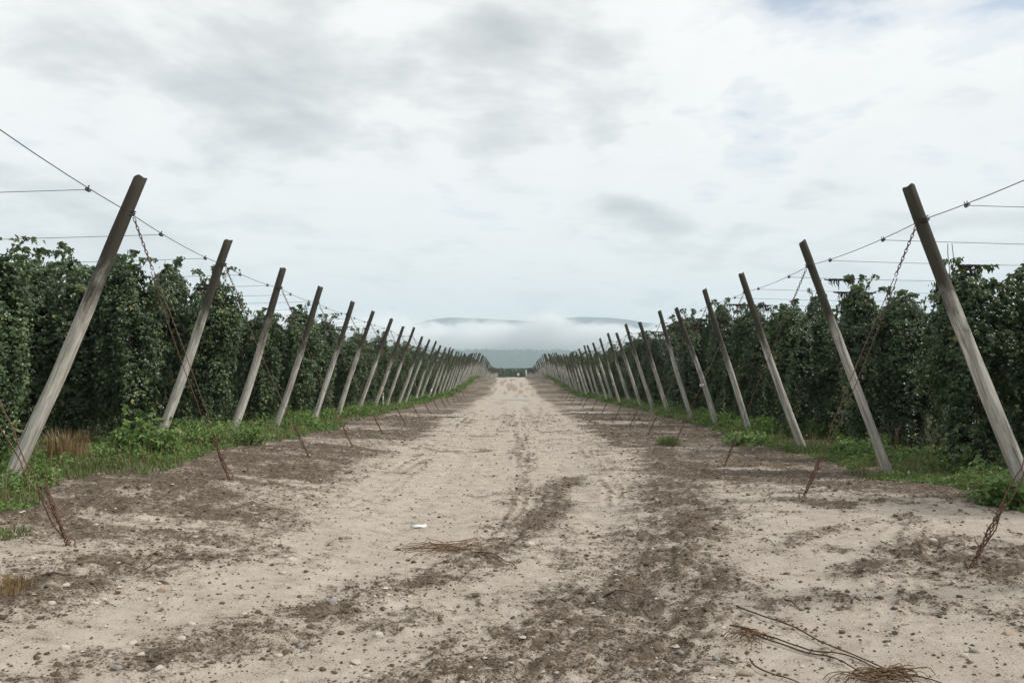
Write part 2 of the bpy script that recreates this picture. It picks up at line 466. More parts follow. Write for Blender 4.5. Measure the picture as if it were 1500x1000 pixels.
def box_mesh(name, x0, x1, y0, y1, z0, z1):
    V = [(x, y, z) for z in (z0, z1) for y in (y0, y1) for x in (x0, x1)]
    return mk_mesh(name, V, [np.array([[0, 2, 3, 1], [4, 5, 7, 6], [0, 1, 5, 4], [2, 6, 7, 3], [0, 4, 6, 2], [1, 3, 7, 5]])])
fo = obj('fog_bank', box_mesh('fog_bank', -3800, 3800, 0, 420, 0, 300), m_fog, loc=(0, 4600, 118), kind='stuff')

# ------------------------------------------------------------------ materials of the yard
def leaf_mat(name, dark, light, trans=0.25, rough=0.5, spec=0.35, old=None):
    m, t, b = new_mat(name)
    tint = attr(t, 'tint')
    oi = N(t, 'ShaderNodeObjectInfo').outputs['Random']
    f = math_n(t, 'ADD', math_n(t, 'MULTIPLY', tint, 0.85), math_n(t, 'MULTIPLY', oi, 0.15))
    c = mixc(t, f, dark, light)
    if old: c = mixc(t, ramp(t, tint, [(0.95, 0.0), (1.0, 1.0)]), c, old)
    t.links.new(c, b.inputs['Base Color'])
    b.inputs['Roughness'].default_value = rough
    b.inputs['Specular IOR Level'].default_value = spec
    tr = N(t, 'ShaderNodeBsdfTranslucent')
    t.links.new(mixc(t, 0.5, c, (light[0] * 1.3, light[1] * 1.3, light[2] * .6)), tr.inputs['Color'])
    mxs = N(t, 'ShaderNodeMixShader'); mxs.inputs[0].default_value = trans
    t.links.new(b.outputs[0], mxs.inputs[1]); t.links.new(tr.outputs[0], mxs.inputs[2])
    t.links.new(mxs.outputs[0], t.nodes['Material Output'].inputs[0])
    return m
m_hop = leaf_mat('hop_leaf', (0.012, 0.028, 0.012), (0.115, 0.178, 0.070), 0.16, 0.38, 0.5, (0.26, 0.25, 0.07))
m_cone = leaf_mat('hop_cone', (0.15, 0.19, 0.08), (0.24, 0.27, 0.12), 0.2, 0.7, 0.2)
m_weed = leaf_mat('weed_leaf', (0.05, 0.10, 0.024), (0.17, 0.275, 0.07), 0.25, .5, .35, (0.27, 0.24, 0.11))
m_grass = leaf_mat('grass_blade', (0.06, 0.10, 0.03), (0.16, 0.20, 0.07), 0.2)
m_straw = leaf_mat('straw', (0.15, 0.10, 0.05), (0.30, 0.22, 0.12), 0.15)
m_stem = simple_mat('bine_stem', (0.07, 0.06, 0.035), 0.9, 0.1, 0.3, 30)
m_rust = simple_mat('rusty_steel', (0.15, 0.085, 0.066), 0.75, 0.3, 0.35, 60, 0.3, 0.2)
m_wire = simple_mat('grey_wire', (0.06, 0.06, 0.055), 0.5, 0.5, 0.2, 60, 0.0, 0.6)
m_vine = simple_mat('dead_vine', (0.085, 0.055, 0.036), 0.9, 0.15, 0.4, 40, 0.3)
m_drybine = simple_mat('dry_bine', (0.15, 0.098, 0.058), 0.9, 0.15, 0.4, 40, 0.3)
m_debris = simple_mat('dry_debris', (0.035, 0.03, 0.025), 0.95, 0.1, 0.3, 40)
m_white = simple_mat('white_paper', (0.72, 0.72, 0.68), 0.8, 0.2, 0.08, 15)
m_red = simple_mat('red_tape', (0.62, 0.12, 0.10), 0.6, 0.3, 0.12, 15)
m_yellow = simple_mat('yellow_tape', (0.55, 0.52, 0.16), 0.6, 0.3, 0.12, 15)
m_stone = []
for nm, cc in (('pale_stone', (0.44, 0.40, 0.345)), ('grey_stone', (0.235, 0.228, 0.215)), ('tan_stone', (0.36, 0.29, 0.225))):
    m_stone.append(simple_mat(nm, cc, 0.85, 0.25, 0.22, 16, 0.4))
m_clod = simple_mat('soil_clod', (0.105, 0.080, 0.058), 0.98, 0.1, 0.45, 6, 0.5)

m_pole, t, b = new_mat('weathered_pole')
tco = N(t, 'ShaderNodeTexCoord').outputs['Object']
oi = N(t, 'ShaderNodeObjectInfo').outputs['Random']
off = N(t, 'ShaderNodeCombineXYZ')
for i in range(3): t.links.new(math_n(t, 'MULTIPLY', oi, 37.0 + 11 * i), off.inputs[i])
va = N(t, 'ShaderNodeVectorMath', operation='ADD'); t.links.new(tco, va.inputs[0]); t.links.new(off.outputs[0], va.inputs[1])
grain = noise(t, mapping(t, va.outputs[0], (26, 26, 1.3)), 1.0, 7, 0.65, 0.6)
crack = noise(t, mapping(t, va.outputs[0], (34, 34, 0.55)), 1.0, 4, 0.6, 0.3)
patch = noise(t, mapping(t, va.outputs[0], (6, 6, 2.2)), 1.0, 6, 0.65)
sp = N(t, 'ShaderNodeSeparateXYZ'); t.links.new(tco, sp.inputs[0])
zn = math_n(t, 'ADD', math_n(t, 'DIVIDE', sp.outputs[2], 4.3), math_n(t, 'MULTIPLY', math_n(t, 'SUBTRACT', patch, 0.5), 0.5))
zn = math_n(t, 'ADD', zn, math_n(t, 'MULTIPLY', math_n(t, 'SUBTRACT', oi, 0.5), 0.12))
gr2 = ramp(t, grain, [(0.34, 0.0), (0.64, 1.0)])
pale = mixc(t, gr2, (0.20, 0.19, 0.165), (0.62, 0.605, 0.555))
pale = mixc(t, ramp(t, patch, [(0.45, 0.0), (0.75, 0.6)]), pale, (0.20, 0.19, 0.15))
dk = mixc(t, grain, (0.030, 0.029, 0.023), (0.085, 0.08, 0.064))
c = mixc(t, ramp(t, zn, [(0.46, 0.0), (0.72, 1.0)], 'EASE'), pale, dk)
ck = ramp(t, crack, [(0.33, 1.0), (0.39, 0.0)])
c = mixc(t, math_n(t, 'MULTIPLY', ck, 0.75), c, (0.045, 0.035, 0.028))
t.links.new(c, b.inputs['Base Color']); b.inputs['Roughness'].default_value = 0.92; b.inputs['Specular IOR Level'].default_value = 0.15
bump(t, b, math_n(t, 'SUBTRACT', grain, math_n(t, 'MULTIPLY', ck, 0.8)), 0.5, 0.012)

# ------------------------------------------------------------------ trellis poles
# (base pixel, top pixel, depth) for the nearest poles; then a regular run fitted to the photograph
LP = [((12, 702), (209, 262), 9.2), ((229, 655), (337, 353), 13.5), ((339, 642), (417, 394), 17.2), ((402, 640), (471, 421), 20.9),
      ((458, 618), (516, 442), 25.0)]
RP = [((1509, 734), (1332, 274), 9.4), ((1301, 694), (1174, 355), 13.6), ((1175, 656), (1084, 402), 18.2), ((1099, 637), (1033, 424), 22.2)]
poles = []      # (side, base Vector, top Vector, Y)
def grounded(p): return Vector((p[0], p[1], gz(p[0], p[1])))
for side, L in ((-1, LP), (1, RP)):
    last = None
    # the pole just out of frame on each side, whose cable and anchor are in view
    y0 = 5.3
    poles.append((side, grounded((-5.7 if side < 0 else 6.0, y0)), Vector((-4.2 if side < 0 else 4.6, y0, 4.38 if side < 0 else 4.0)), y0))
    for bp, tp, Y in L:
        base = at_depth(*bp, Y); top = at_depth(*tp, Y)
        poles.append((side, grounded((base.x, Y)), top, Y)); last = Y
    Y = last
    r2 = random.Random(3 + side)
    while Y < 330:
        Y += 3.93 if side < 0 else 3.83
        yj = Y + r2.uniform(-.25, .25)
        bx = (-6.42 if side < 0 else 6.68) + r2.uniform(-.07, .07)
        tx = (-5.03 if side < 0 else 5.40) + r2.uniform(-.09, .09)
        bz = gz(bx, yj)
        poles.append((side, Vector((bx, yj, bz)), Vector((tx, yj, bz + 3.93 + r2.uniform(-.14, .14))), yj))

def pole_shaft(L, r0, r1, seed, sides=20, rings=22):
    z = np.concatenate([[-0.35], np.linspace(0, L, rings)])
    an = np.arange(sides) / sides * 2 * np.pi
    rr = np.interp(z, [-.35, 0, L], [r0, r0, r1])
    wob = 0.010 * (fbm(z[:, None] * 1.2 + 0 * an, np.cos(an)[None] * 1.3 + np.sin(an)[None] * 2.1 + seed, seed, 3) - .5) * 2
    bx = 0.04 * np.sin(z / L * np.pi) * math.sin(seed * 2.1); by = 0.04 * np.sin(z / L * np.pi * 1.4) * math.cos(seed * 1.3)
    rad = rr[:, None] + wob
    # a split flank
    sa = seed * 1.7
    rad = rad - 0.016 * np.exp(-((np.angle(np.exp(1j * (an - sa)))[None]) / 0.22) ** 2) * sstep(0.15, 0.6, fbm(z * .5, z * 0, seed + 4, 2))[:, None]
    V = np.stack([bx[:, None] + rad * np.cos(an)[None], by[:, None] + rad * np.sin(an)[None], np.repeat(z[:, None], sides, 1)], -1)
    V[-1, :, 2] += 0.022 * np.cos(an + seed) + 0.012 * np.cos(an * 3 + seed * 2)           # sawn slightly askew
    # small chamfer ring + cap
    capr = V[-1].copy(); c = capr.mean(0); capr = c + (capr - c) * 0.92; capr[:, 2] += 0.008
    n = len(z)
    V = np.concatenate([V.reshape(-1, 3), capr, c[None] + [[0, 0, 0.008]]])
    i = np.arange(n)[:, None] * sides; j = np.arange(sides)[None]; k = (j + 1) % sides
    Fq = np.stack([i + j, i + k, i + sides + k, i + sides + j], -1).reshape(-1, 4)
    ci = (n + 1) * sides; jj = np.arange(sides)
    tri = np.stack([np.full(sides, ci), n * sides + jj, n * sides + (jj + 1) % sides], -1)
    return mk_mesh('shaft', V, [Fq, tri], True)
SHAFT = [pole_shaft(4.3, 0.080 + 0.005 * (k % 4), 0.066 + 0.003 * (k % 3), k + 1) for k in range(9)]
SHAFT_FAR = [pole_shaft(4.3, 0.085, 0.070, k + 9, 8, 4) for k in range(3)]
for me in SHAFT + SHAFT_FAR: me.materials.append(m_pole)
def ring_mesh(name, r, w, turns=3, wr=0.006):
    mb = MB()
    a = np.linspace(0, 2 * np.pi * turns, 24 * turns)
    zz_ = np.linspace(-w, w, len(a)) + 0.006 * np.sin(a * 1.7)
    mb.add(tube(np.stack([r * np.cos(a), r * np.sin(a), zz_], -1), wr, 5))
    return mb.mesh(name)
WRAP = ring_mesh('wire_wrap', 0.076, 0.035, 4)
WRAP.materials.append(m_wire)
def band_mesh(name, r, z0, z1, a0, a1):
    a = np.linspace(a0, a1, 18)
    P = []
    for rr in (r, r + 0.004):
        for z in (z0, z1): P.append(np.stack([rr * np.cos(a), rr * np.sin(a), np.full(18, z)], -1))
    V = np.concatenate(P); i = np.arange(17)
    f = [np.stack([i + 36, i + 37, i + 55, i + 54], -1), np.stack([i, i + 18, i + 19, i + 1], -1),
         np.stack([i, i + 1, i + 37, i + 36], -1), np.stack([i + 18, i + 54, i + 55, i + 19], -1)]
    return mk_mesh(name, V, f, True)
# tags seen on particular poles: (side, index in its row) -> (material, height, size, words)
TAGS = {(1, 5): ('white', 1.35, .09, 'white paper band'), (1, 8): ('red', 1.75, .17, 'red ribbon tag'), (1, 11): ('white', 1.2, .06, 'white tag'),
        (1, 16): ('white', 1.0, .10, 'white sleeve'), (1, 18): ('white', 1.3, .12, 'white tag'),
        (-1, 10): ('red', 1.55, .2, 'red ribbon tag'), (-1, 14): ('white', 0.45, .3, 'white sleeve at its foot'), (-1, 17): ('yellow', 0.5, .3, 'yellow sleeve at its foot')}
NUM = ['', 'first', 'second', 'third', 'fourth', 'fifth', 'sixth', 'seventh', 'eighth', 'ninth', 'tenth', 'eleventh', 'twelfth']
REFS = {-1: {1: 'the split pole', 2: 'the bramble pole', 10: 'the ribboned pole by the stake', 14: 'the white-sleeved pole', 17: 'the yellow-sleeved pole'},
        1: {1: 'the bleached pole', 5: 'the paper-banded pole', 8: 'the red-ribboned pole', 11: 'the white-tagged pole', 16: 'the white-banded pole', 18: 'the square-tagged pole'}}
def which(side, i):
    """which pole this is, told from a pole one can recognise"""
    if i in REFS[side]: return REFS[side][i]
    k = max([r for r in REFS[side] if r < i], default=None)
    if k is None: return None
    return 'the %s pole past %s' % (NUM[i - k], REFS[side][k]) if i - k <= 12 else None
heads = {-1: [], 1: []}      # header cable points
cnt = {-1: -1, 1: -1}
TM = {'white': m_white, 'red': m_red, 'yellow': m_yellow}
SIDE_WORDS = {-1: 'on the side of the track with the yellow-sleeved pole', 1: 'on the side of the track with the red-ribboned pole and paper band'}
for side, base, top, Y in poles:
    cnt[side] += 1
    i = cnt[side]
    axis_v = (top - base); Lp = axis_v.length
    q = axis_v.to_track_quat('Z', 'Y')
    s = Lp / 4.3
    hp = base + axis_v * (1 - 0.42 / Lp)
    heads[side].append(hp)
    common = dict(cat='trellis pole', group='leaning trellis poles lining the dirt track')
    spin = Matrix.Rotation(random.uniform(0, 6.28), 4, 'Z')
    M = Matrix.Translation(base) @ q.to_matrix().to_4x4()
    lab = 'weathered grey timber pole leaning over the dirt track in a long row'
    if which(side, i) and i not in REFS[side]: lab = 'weathered timber pole, ' + which(side, i)[4:]
    if (side, i) in TAGS: lab = 'weathered timber pole leaning over the track, marked with a ' + TAGS[(side, i)][3]
    if side < 0 and i == 1: lab = 'weathered timber pole with a split flank beside the dry straw tuft'
    if side < 0 and i == 2: lab = 'weathered timber pole rising from a leafy bramble at its foot'
    if side > 0 and i == 1: lab = 'bleached timber pole with dark top beside the broad-leaved weed clump'
    if (side, i) == (-1, 14): lab = 'weathered timber pole wrapped in a white sleeve at its foot'
    if (side, i) == (1, 18): lab = 'distant timber pole leaning over the track with a square white tag'
    if (side, i) == (-1, 10): lab = 'weathered timber pole with a red ribbon tag, a short walk past the white stake'
    if (side, i) == (1, 8): lab = 'weathered timber pole with a red ribbon tag, three past the paper-banded pole'
    if Y < 110:
        e = obj('trellis_pole', None, label=lab, **common)
        e.matrix_world = M
        sh = obj('shaft', SHAFT[(i * 2 + 5 * (side > 0)) % 9], parent=e); sh.matrix_local = Matrix.Diagonal((1, 1, s, 1)) @ spin
        if Y < 60:
            w = obj('wire_wrap', WRAP, parent=e, loc=(0, 0, Lp - 0.42))
        if (side, i) in TAGS:
            mt, hz, sz, wds = TAGS[(side, i)]
            bm = band_mesh('tag', 0.094, hz, hz + sz, -3.1, 0.3) if mt != 'red' else band_mesh('tag', 0.094, hz, hz + sz, -2.3, -0.9)
            tgo = obj('tag', bm, TM[mt], parent=e); tgo['label'] = wds
    else:
        o = obj('trellis_pole', SHAFT_FAR[i % 3], label=lab, **common)
        o.matrix_world = M @ Matrix.Diagonal((1, 1, s, 1)) @ spin

# ------------------------------------------------------------------ header cables strung from pole to pole
for side in (-1, 1):
    H = heads[side]
    mb = MB(); rows = []
    pts = []
    for a, c in zip(H[:-1], H[1:]):
        for tt in np.linspace(0, 1, 7)[:-1]:
            p = a.lerp(c, tt); p = p + Vector((0, 0, -0.05 * 4 * tt * (1 - tt)))
            pts.append(p)
    pts.append(H[-1])
    # runs on past the camera
    pts.insert(0, H[0] + Vector((-0.1 * side, -9, 0.05)))
    P = np.array([tuple(p) for p in pts])
    V, Fs = tube(P, np.interp(P[:, 1], [0, 30, 80, 300], [0.0050, 0.0050, 0.007, 0.015]), 5)
    hc = obj('header_cable', mk_mesh('header_cable', V, Fs, True), m_wire,
             label='thin steel cable strung from pole to pole ' + ('over the tag-free near poles' if side < 0 else 'above the paper-banded pole'), cat='cable', group='header cables')
    hc['label'] = 'steel header cable joining the tops of poles, ' + ('tied to the split pole' if side < 0 else 'tied to the bleached pole with dark top')
    heads[side] = P
def head_at(side, Y):
    P = heads[side]
    return np.array([np.interp(Y, P[:, 1], P[:, 0]), Y, np.interp(Y, P[:, 1], P[:, 2])])

# ------------------------------------------------------------------ row wires with leftover twine and dry bines
pole_y = {s: [p[3] for p in poles if p[0] == s] for s in (-1, 1)}
row_y = {-1: [], 1: []}
for s in (-1, 1):
    for a, c in zip(pole_y[s][:-1], pole_y[s][1:]):
        row_y[s] += [a + (c - a) * 0.27, a + (c - a) * 0.76]
def clamp_mesh():
    mb = MB()
    a = np.linspace(0, 4 * np.pi, 20)
    mb.add(tube(np.stack([0.016 * np.cos(a), np.linspace(-.03, .03, 20), 0.016 * np.sin(a)], -1), 0.007, 5))
    mb.add(tube([(0, 0, 0), (0.01, 0.01, 0.05)], 0.006, 5)); mb.add(tube([(0, 0.02, 0), (-0.01, 0.03, 0.045)], 0.006, 5))
    return mb.mesh('clamp')
CLAMP = clamp_mesh(); CLAMP.materials.append(m_wire)
def debris_mesh(k):
    r_ = random.Random(50 + k); mb = MB()
    w = r_.uniform(.07, .22)
    for i in range(16):
        x0 = r_.uniform(-w, w); l_ = r_.uniform(.05, .24) * (1.4 - abs(x0) / w)
        p = [(x0, 0, 0.015)]; 
        for j in range(3): p.append((x0 + r_.uniform(-.05, .05), r_.uniform(-.02, .02), -l_ * (j + 1) / 3))
        mb.add(tube(p, [0.011, .009, .006, .003], 4))
    for i in range(6):
        a0 = r_.uniform(-w, w); mb.add(tube([(a0 - .12, 0, .012), (a0, r_.uniform(-.02, .02), -.012), (a0 + .12, 0, .01)], 0.012, 4))
    return mb.mesh('dry_debris')
DEB = [debris_mesh(k) for k in range(5)]
def twine_mesh(k):
    r_ = random.Random(80 + k); mb = MB(); l_ = r_.uniform(.35, 1.3)
    for q_ in range(r_.choice([1, 2])):
        x = 0.06 * q_; p = []
        for j in range(8): p.append((x + r_.uniform(-.008, .008) + 0.015 * q_ * math.sin(j), r_.uniform(-.015, .015), -l_ * j / 7))
        mb.add(tube(p, 0.005, 4))
    return mb.mesh('twine')
TW = [twine_mesh(k) for k in range(6)]
for me in DEB: me.materials.append(m_debris)
for me in TW: me.materials.append(m_debris)
for s in (-1, 1):
    r_ = random.Random(11 + s)
    for k, y in enumerate(row_y[s]):
        if y > 62: break
        if s < 0 and y < 9: r_.random()
        p0 = head_at(s, y)
        X = np.array([0, 0.4, 1, 2, 4, 7, 10, 16, 24])
        Z = p0[2] - 0.02 - 0.10 * np.sin(np.clip(X / 10, 0, 1) * np.pi) + 0.01 * X * 0
        P = np.stack([p0[0] + s * X, np.full(9, y), Z], -1)
        V, Fs = tube(P - P[0], 0.0034, 4)
        wv = obj('row_wire', mk_mesh('row_wire', V, Fs, True), m_wire, loc=tuple(P[0]),
                 label=('%s row wire after ' % ('first' if k % 2 == 0 else 'second') + which(s, k // 2)) if which(s, k // 2) else 'thin wire running from the header cable back over a hop row', cat='wire', group='wires over the hop rows')
        obj('clamp', CLAMP, parent=wv)
        nd = (1 if s < 0 else 4) if y < 40 else (1 if s > 0 else r_.choice([0, 1, 1]))
        for j in range(nd):
            xx_ = r_.uniform(0.4, 5.5 if y < 20 else 4.0)
            zz_ = float(np.interp(xx_, X, Z)) - p0[2]
            d = obj(*(('dry_debris', r_.choice(DEB)) if r_.random() < (.35 if s < 0 else .5) else ('twine', r_.choice(TW))), parent=wv, loc=(s * xx_, 0, zz_))
            d.rotation_euler.z = r_.choice([0, math.pi])

# ------------------------------------------------------------------ guy cables from pole heads to ground anchors
def chain_mesh(A, B, links=13):
    """a run of real oval links, alternately turned"""
    mb = MB(); A = np.array(A); B = np.array(B); d = (B - A) / np.linalg.norm(B - A)
    n1 = np.cross(d, [0, 1, 0]); n1 /= np.linalg.norm(n1); n2 = np.cross(d, n1)
    Lk = np.linalg.norm(B - A) / links
    for i in range(links):
        c = A + (B - A) * (i + .5) / links; side_ = n1 if i % 2 == 0 else n2
        a = np.linspace(0, 2 * np.pi, 13)
        P = c + np.outer(np.cos(a), d) * Lk * .70 + np.outer(np.sin(a), side_) * 0.014
        mb.add(tube(P, 0.0050, 5, False))
    return mb.mesh('chain')
ANCH = {(-1, 0): (100, 799), (-1, 1): (335, 702), (-1, 2): (452, 669), (-1, 3): (517, 655), (1, 0): (1424, 829), (1, 1): (1177, 729), (1, 2): (1062, 683)}
cnt = {-1: -1, 1: -1}
for side, base, top, Y in poles:
    cnt[side] += 1; i = cnt[side]
    if Y > 135: continue
    ax = (top - base).normalized()
    hp = top - ax * 0.5 + Vector((-side * 0.10, 0, 0))
    if (side, i) in ANCH:
        d = ray(*ANCH[(side, i)]); zc = 0.3
        for _ in range(12):
            sc_ = (zc - CAMH) / d[2]; gx, gy = d[0] * sc_, d[1] * sc_; zc = 0.6 * zc + 0.4 * gz(gx, gy)
        an = Vector((gx, gy, gz(gx, gy)))
    else:
        gx = (-3.45 if side < 0 else 3.75) + random.uniform(-.1, .1); an = Vector((gx, Y, gz(gx, Y)))
    lab = 'rusty guy cable with chain slanting from a leaning pole to its ground anchor'
    if which(side, i): lab = 'rusty guy cable of ' + which(side, i)
    if (side, i) == (-1, 0): lab = 'pair of loose rusty rods bound at an anchor near the grass tuft'
    if (side, i) == (1, 0): lab = 'rusty twisted guy cable looped into an anchor on dark wet soil'
    if (side, i) == (-1, 1): lab = 'rusty guy cable slanting from the split pole to a small mound'
    e = obj('guy_cable', None, loc=tuple(an), label=lab, cat='guy cable', group='guy cables of the leaning poles')
    rel = np.array(hp - an)
    if Y > 62:
        V, Fs = tube([rel * 0 - [0, 0, .1], rel * .5, rel], 0.0055, 4)
        obj('wire', mk_mesh('wire', V, Fs, True), m_rust, parent=e); continue
    cs = 0.82
    obj('chain', chain_mesh(rel, rel * cs), m_rust, parent=e)
    r_ = random.Random(i * 7 + side)
    for w in range(2 if i < 2 else 1):
        tt = np.linspace(0.02, cs, 22)
        sag = 0.045 + 0.03 * (side < 0 and i == 0)
        offx = (w - .5) * (0.035 + 0.10 * np.sin(np.clip((tt - .12) / (cs - .12), 0, 1) * np.pi) * (0.5 if i < 2 else .2))
        tw = 0.014 * np.sin(tt * 60 + w * np.pi) * (tt < .3)
        P = tt[:, None] * rel[None] + np.stack([offx + tw - side * 0 , 0.014 * np.cos(tt * 60 + w * np.pi) * (tt < .3), -sag * 4 * tt * (1 - tt)], -1)
        if side < 0 and i == 0: P[:, 0] += -0.12 * np.sin(np.clip(tt / cs, 0, 1) * np.pi)
        V, Fs = tube(P, 0.0052, 5)
        obj('wire', mk_mesh('wire', V, Fs, True), m_rust, parent=e)
    # twisted tail and eye of the anchor
    mb = MB()
    a = np.linspace(0, 1, 34)
    dirn = rel / np.linalg.norm(rel)
    for ph in (0, 2.1, 4.2):
        P = np.outer(a * 0.62 - 0.06, dirn) + np.stack([0.015 * np.cos(a * 22 + ph), 0.015 * np.sin(a * 22 + ph), 0 * a], -1)
        mb.add(tube(P, 0.0052, 5))
    a2 = np.linspace(0, 2 * np.pi, 15)
    mb.add(tube(np.stack([-side * 0.0 + 0.036 * np.cos(a2) + side * -.02, 0.015 * np.sin(a2), 0.02 + 0.036 * np.sin(a2)], -1), 0.007, 5, False))
    for q_ in range(4):
        z0 = 0.16 + .1 * q_; mb.add(tube([dirn * z0, dirn * (z0 + .03) + [r_.uniform(-.07, .07), r_.uniform(-.03, .03), r_.uniform(-.01, .05)]], 0.005, 4))
    obj('anchor', mb.mesh('anchor'), m_rust, parent=e)

# ------------------------------------------------------------------ hop plants
LOBE = np.array([(0, 0), (.42, .10), (.50, .52), (.22, .42), (0, 1.0), (-.22, .42), (-.50, .52), (-.42, .10)])   # three-lobed leaf outline
def leaves_mesh(P, Nrm, size, tint, lobed=True, droop=0.5, seed=1):
    """P (n,3) positions, Nrm (n,3) facing, size (n,)"""
    r_ = np.random.default_rng(seed); n = len(P)
    Nn = Nrm / (np.linalg.norm(Nrm, axis=1)[:, None] + 1e-9)
    dn = np.stack([r_.normal(0, .45, n), r_.normal(0, .45, n), -np.ones(n) * droop * 2], -1)
    Tt = dn - (dn * Nn).sum(1)[:, None] * Nn; Tt /= np.linalg.norm(Tt, axis=1)[:, None] + 1e-9
    S = np.cross(Tt, Nn)
    out = LOBE if lobed else np.array([(0, 0), (.36, .45), (0, 1.0), (-.36, .45)])
    k = len(out)
    fold = np.where(np.abs(out[:, 0]) > .1, .16, 0.0) - 0.22 * out[:, 1] ** 2
    V = P[:, None, :] + size[:, None, None] * (out[None, :, 0, None] * S[:, None] + (out[None, :, 1, None] - .3) * Tt[:, None] + fold[None, :, None] * Nn[:, None])
    b0 = np.arange(n)[:, None] * k
    if lobed:
        tris = np.array([(0, 1, 3), (1, 2, 3), (0, 3, 4), (0, 4, 5), (0, 5, 7), (5, 6, 7)])
    else:
        tris = np.array([(0, 1, 2), (0, 2, 3)])
    Fc = (b0[:, :, None] + tris[None]).reshape(-1, 3)
    return V.reshape(-1, 3), Fc, np.repeat(tint, k)
def hop_points(n, Hh, seed, Rb=0.62):
    r_ = np.random.default_rng(seed)
    pts = []; nr = []; sz = []; tn = []
    # lumpy column: many sprays (side shoots) arching out and hanging
    ns = 150
    for s in range(ns):
        z0 = Hh * (0.10 + 0.90 * r_.beta(1.25, 1.0)); a = r_.uniform(0, 2 * np.pi)
        prof = np.interp(z0 / Hh, [0, .15, .35, .6, .85, .96, 1.0], [.42, .58, .74, .90, 1.0, .78, .35])
        rad = Rb * prof * r_.uniform(.66, 1.22) * (1 + .25 * math.sin(a * 2 + seed))
        ln = r_.uniform(.25, .75) * (1.0 if z0 > .4 * Hh else .8)
        m = int(n / ns)
        u = r_.random(m) ** 0.8
        ra = rad * np.minimum(1, .35 + u * 1.1) + .03 * r_.normal(size=m)
        zz_ = z0 + .10 * np.sin(u * np.pi) * (z0 < Hh * .95) - ln * u ** 2
        aa = a + r_.normal(0, .16, m) / np.maximum(.4, prof) + .35 * (u - .5) * r_.uniform(-1, 1)
        pts.append(np.stack([ra * np.cos(aa), ra * np.sin(aa), zz_ + r_.normal(0, .03, m)], -1))
        nn = np.stack([np.cos(aa) * .9, np.sin(aa) * .9, np.full(m, .75)], -1) + r_.normal(0, .42, (m, 3))
        nr.append(nn); sz.append(r_.uniform(.048, .125, m) * (1.05 - .3 * u)); base = r_.uniform(0.02, .78)
        tn.append(np.clip(base + r_.normal(0, .2, m), 0, 1))
    # climbing tips at the top and a few hanging strands
    for s in range(9):
        a = r_.uniform(0, 2 * np.pi); m = 26; u = np.linspace(0, 1, m)
        if s < 4:
            ra = .12 + .45 * u * r_.uniform(.3, 1); zz_ = Hh - .15 + .38 * np.sin(u * 2.2) * r_.uniform(.5, 1.1)
        else:
            ra = Rb * (.85 + .2 * u) + .02 * r_.normal(size=m); zz_ = Hh * r_.uniform(.45, .8) - u * r_.uniform(.6, 1.3)
        zz_ = np.maximum(zz_, .12)
        pts.append(np.stack([ra * np.cos(a) + .04 * r_.normal(size=m), ra * np.sin(a) + .04 * r_.normal(size=m), zz_], -1))
        nr.append(np.stack([np.full(m, math.cos(a)), np.full(m, math.sin(a)), np.full(m, .6)], -1) + r_.normal(0, .45, (m, 3)))
        sz.append(r_.uniform(.06, .12, m)); tn.append(np.clip(.55 + r_.normal(0, .2, m), 0, 1))
    return np.concatenate(pts), np.concatenate(nr), np.concatenate(sz), np.concatenate(tn)
HOPS = []; HOPS_FAR = []
for k in range(7):
    Hh = 3.35
    P, Nr, Sz, Tn = hop_points(6800, Hh, 100 + k, 0.50 + .05 * (k % 3))
    V, Fc, tt = leaves_mesh(P, Nr, Sz, Tn, True, .5, k)
    fol = mk_mesh('foliage', V, [Fc], False, {'tint': tt}); fol.materials.append(m_hop)
    r_ = np.random.default_rng(500 + k)
    # cones: small pale egg shapes hanging among the outer leaves
    ids = r_.choice(len(P), 420, replace=False); C0 = P[ids] * np.array([1.05, 1.05, 1.0]); s_ = r_.uniform(.014, .024, 420)
    octv = np.array([(1, 0, 0), (0, 1, 0), (-1, 0, 0), (0, -1, 0), (0, 0, .9), (0, 0, -1.7)])
    octf = np.array([(0, 1, 4), (1, 2, 4), (2, 3, 4), (3, 0, 4), (1, 0, 5), (2, 1, 5), (3, 2, 5), (0, 3, 5)])
    Vc = (C0[:, None] + s_[:, None, None] * octv[None]).reshape(-1, 3)
    Fcn = (np.arange(420)[:, None, None] * 6 + octf[None]).reshape(-1, 3)
    cones = mk_mesh('hop_cones', Vc, [Fcn], True, {'tint': np.repeat(r_.random(420), 6)}); cones.materials.append(m_cone)
    mb = MB()
    for q_ in range(4):
        a = r_.uniform(0, 6.28); p = []
        for j in range(10): p.append((.16 * math.cos(a) * (1 - j / 12) + r_.normal(0, .012) + .03 * math.sin(j * 1.9 + q_), .16 * math.sin(a) * (1 - j / 12) + r_.normal(0, .012), -0.05 + j / 9 * (Hh - .1)))
        mb.add(tube(p, 0.011, 5))
    stem = mb.mesh('stem'); stem.materials.append(m_stem)
    HOPS.append((fol, cones, stem))
for k in range(4):
    P, Nr, Sz, Tn = hop_points(1900, 3.35, 200 + k, 0.66)
    V, Fc, tt = leaves_mesh(P, Nr, Sz * 1.75, Tn, False, .5, k)
    fol = mk_mesh('foliage', V, [Fc], False, {'tint': tt}); fol.materials.append(m_hop)
    HOPS_FAR.append(fol)
r_ = random.Random(21)
n_hop = 0
far_rows = []
NUM = ['', 'first', 'second', 'third', 'fourth', 'fifth', 'sixth', 'seventh', 'eighth', 'ninth', 'tenth', 'eleventh', 'twelfth']
HOPLAB = {0: 'tall leafy hop plant at the end of its row, facing the dirt track', 1: 'leafy hop plant second in its row, behind the one facing the track',
          2: 'hop plant deep in its row, shaded by the plants before it'}
